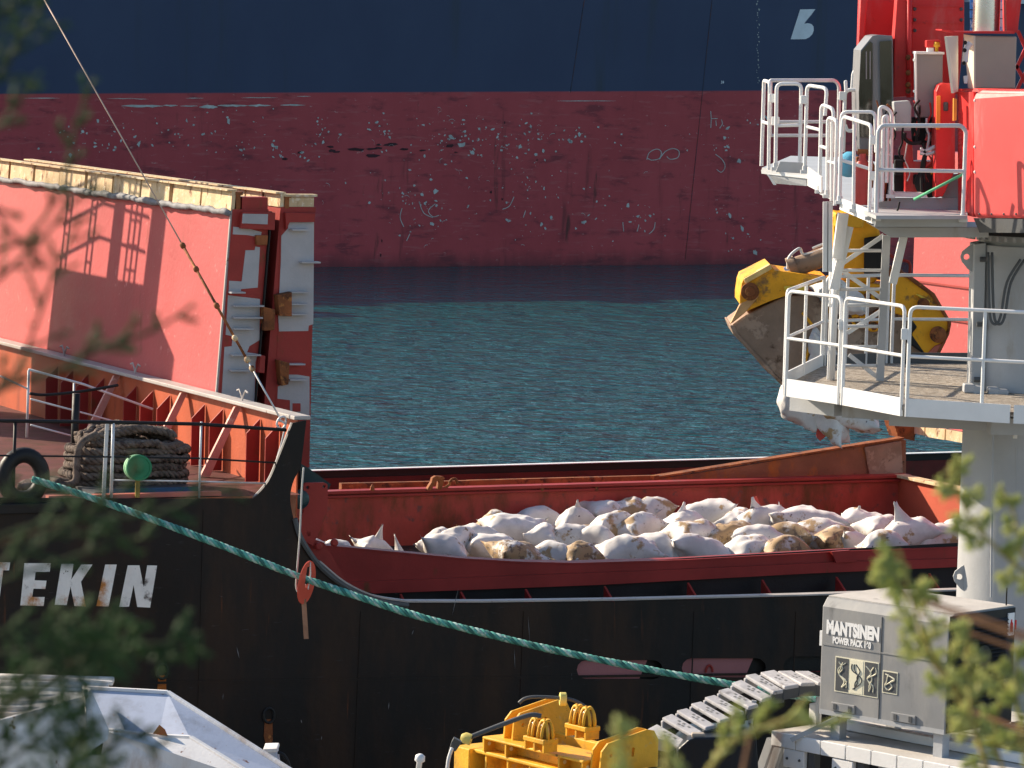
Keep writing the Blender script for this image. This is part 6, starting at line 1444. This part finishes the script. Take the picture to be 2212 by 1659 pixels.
def conifer(nm, lab, stems, Yd, trunk_x, ml_, mt_, side, sl, lr, limb_y, thick=.004, bot=9.9, top=12.5):
    tr = thing(nm, lab, 'tree', Vector((trunk_x, Yd, bot)))
    ms, ml = MB(), MB()
    tk = MB(); tk.tube([(trunk_x, Yd, bot), (trunk_x + .02, Yd, bot + (top - bot) * .4), (trunk_x, Yd, top)], [.05, .04, .015], 10); tk.build('trunk', m_twig, tr, smooth=True)
    for st_ in stems:
        dY = st_[0]; pts = [py(x, y, Yd + dY) for x, y in st_[1]]; sc_ = st_[2] if len(st_) > 2 else 1
        spray(ms, ml, pts, thick * sc_, .0012, max(2, int(side * sc_)), sl * sc_, lr, 2 if (side > 6 and Yd > 3) or (nm == 'juniper_tree' and 1380 < st_[1][0][1]) else 1)
        a = pts[0]; t_ = Vector((trunk_x, Yd, min(top - .05, max(bot + .2, a.z - .25 * abs(a.x - trunk_x)))))
        lb = MB(); lb.tube([t_, t_.lerp(a, .6) + Vector((0, 0, -.02)), a], [thick * 2, thick * 1.4, thick * sc_], 6); lb.build('limb', m_twig, tr, smooth=True)
    ms.build('twigs', mt_, tr, smooth=True)['kind'] = 'stuff'
    f_ = ml.build('foliage', ml_, tr, smooth=True); f_['kind'] = 'stuff'
    print(nm, len(ml.f))
conifer('thuja_tree', 'sunlit yellow-green conifer twigs in the lower right foreground', [
    (0, [(2300, 1300), (2200, 1225), (2120, 1150), (2080, 1090), (2050, 1010)]), (.15, [(2290, 1330), (2212, 1200), (2190, 1110), (2160, 1050)], .7),
    (0, [(2150, 1720), (2110, 1590), (2060, 1480), (2010, 1410), (1975, 1310), (1945, 1190)], 1.2), (.1, [(2080, 1530), (2020, 1440), (1990, 1400), (1975, 1350)], .7),
    (-.1, [(2150, 1740), (2125, 1640), (2100, 1540), (2090, 1440), (2095, 1345)], .9), (.0, [(2230, 1700), (2205, 1580), (2195, 1480), (2195, 1395)], .8), (.2, [(2180, 1700), (2150, 1600), (2160, 1520), (2175, 1480)], .8),
    (.05, [(1990, 1330), (2000, 1300), (2003, 1265)], .45), (.0, [(1958, 1280), (1935, 1250), (1905, 1225)], .6), (.1, [(1960, 1290), (1930, 1262), (1890, 1235)], .5),
    ], 3.6, 1.1, m_leafR, m_twigY, 8, .026, .0021, 0, .0024)
conifer('thuja_shoot', 'bare golden conifer shoot rising in front of the white chain', [
    (0, [(1440, 1800), (1530, 1665), (1590, 1600), (1660, 1570), (1705, 1550), (1738, 1508)], .8), (0, [(1540, 1655), (1565, 1600), (1578, 1560), (1592, 1525)], .55), (.02, [(1620, 1590), (1648, 1555), (1660, 1515)], .55), (.02, [(1690, 1560), (1760, 1565), (1830, 1552)], .45),
    (-.8, [(1345, 1760), (1348, 1690), (1342, 1620), (1335, 1560)], .5), (-.6, [(1440, 1760), (1438, 1690), (1436, 1620), (1432, 1590)], .45), (-.6, [(1470, 1760), (1462, 1690), (1450, 1630)], .4)],
    3.2, .12, m_leafR, m_twigY, 3, .016, .0024, 0, .0032, 9.9, 10.55)
conifer('juniper_tree', 'dark blurred conifer boughs hanging over the left edge', [
    (0, [(-120, 720), (0, 600), (80, 525), (150, 445), (205, 395)], 1), (.1, [(-60, 900), (40, 790), (95, 650), (130, 560), (175, 470)], 1), (.0, [(-80, 380), (0, 470), (40, 520), (90, 560)], .7),
    (.15, [(60, 520), (125, 420), (150, 330), (175, 240), (205, 170)], .9), (-.1, [(-80, 220), (0, 160), (40, 90), (95, 10)], 1.2), (-.1, [(-80, 330), (10, 260), (60, 180)], .8), (-.2, [(-80, 60), (0, 30), (60, -10)], 1.2),
    (.0, [(-60, 860), (120, 800), (220, 750), (300, 725)], .9), (.1, [(150, 790), (240, 740), (330, 715), (420, 655)], .7),
    (.0, [(-60, 1180), (100, 1130), (240, 1120), (360, 1100), (430, 1070), (520, 1045)], 1), (.1, [(-40, 1270), (120, 1215), (240, 1180), (340, 1150)], .9), (-.1, [(-60, 1240), (60, 1190), (150, 1130), (230, 1085)], 1.2),
    (.0, [(-60, 1420), (120, 1400), (260, 1400), (360, 1390), (430, 1388)], 1.1), (.1, [(-60, 1500), (80, 1440), (180, 1390), (250, 1365)], 1.2), (-.1, [(-60, 1560), (60, 1500), (150, 1440), (220, 1400)], 1.4), (-.1, [(-60, 1380), (40, 1360), (120, 1345), (180, 1335)], .9),
    (.1, [(-60, 1700), (50, 1620), (120, 1560), (190, 1520)], 1.3), (.1, [(-20, 1760), (120, 1680), (220, 1620), (330, 1570)], 1.1), (.0, [(40, 1780), (110, 1700), (160, 1630), (180, 1570)], 1.2), (0, [(-60, 1640), (30, 1560), (80, 1490)], 1.3),
    (.2, [(180, 1420), (230, 1390), (300, 1370)], .9), (.2, [(200, 1110), (260, 1060), (300, 1010)], .6), (.1, [(-40, 1100), (60, 1060), (160, 1060)], .8)],
    2.6, -1.0, m_leafL, mat('dark_green_twig', (.05, .06, .028), .8, var=.3, vs=20), 6, .024, .0015, 0, .0016)
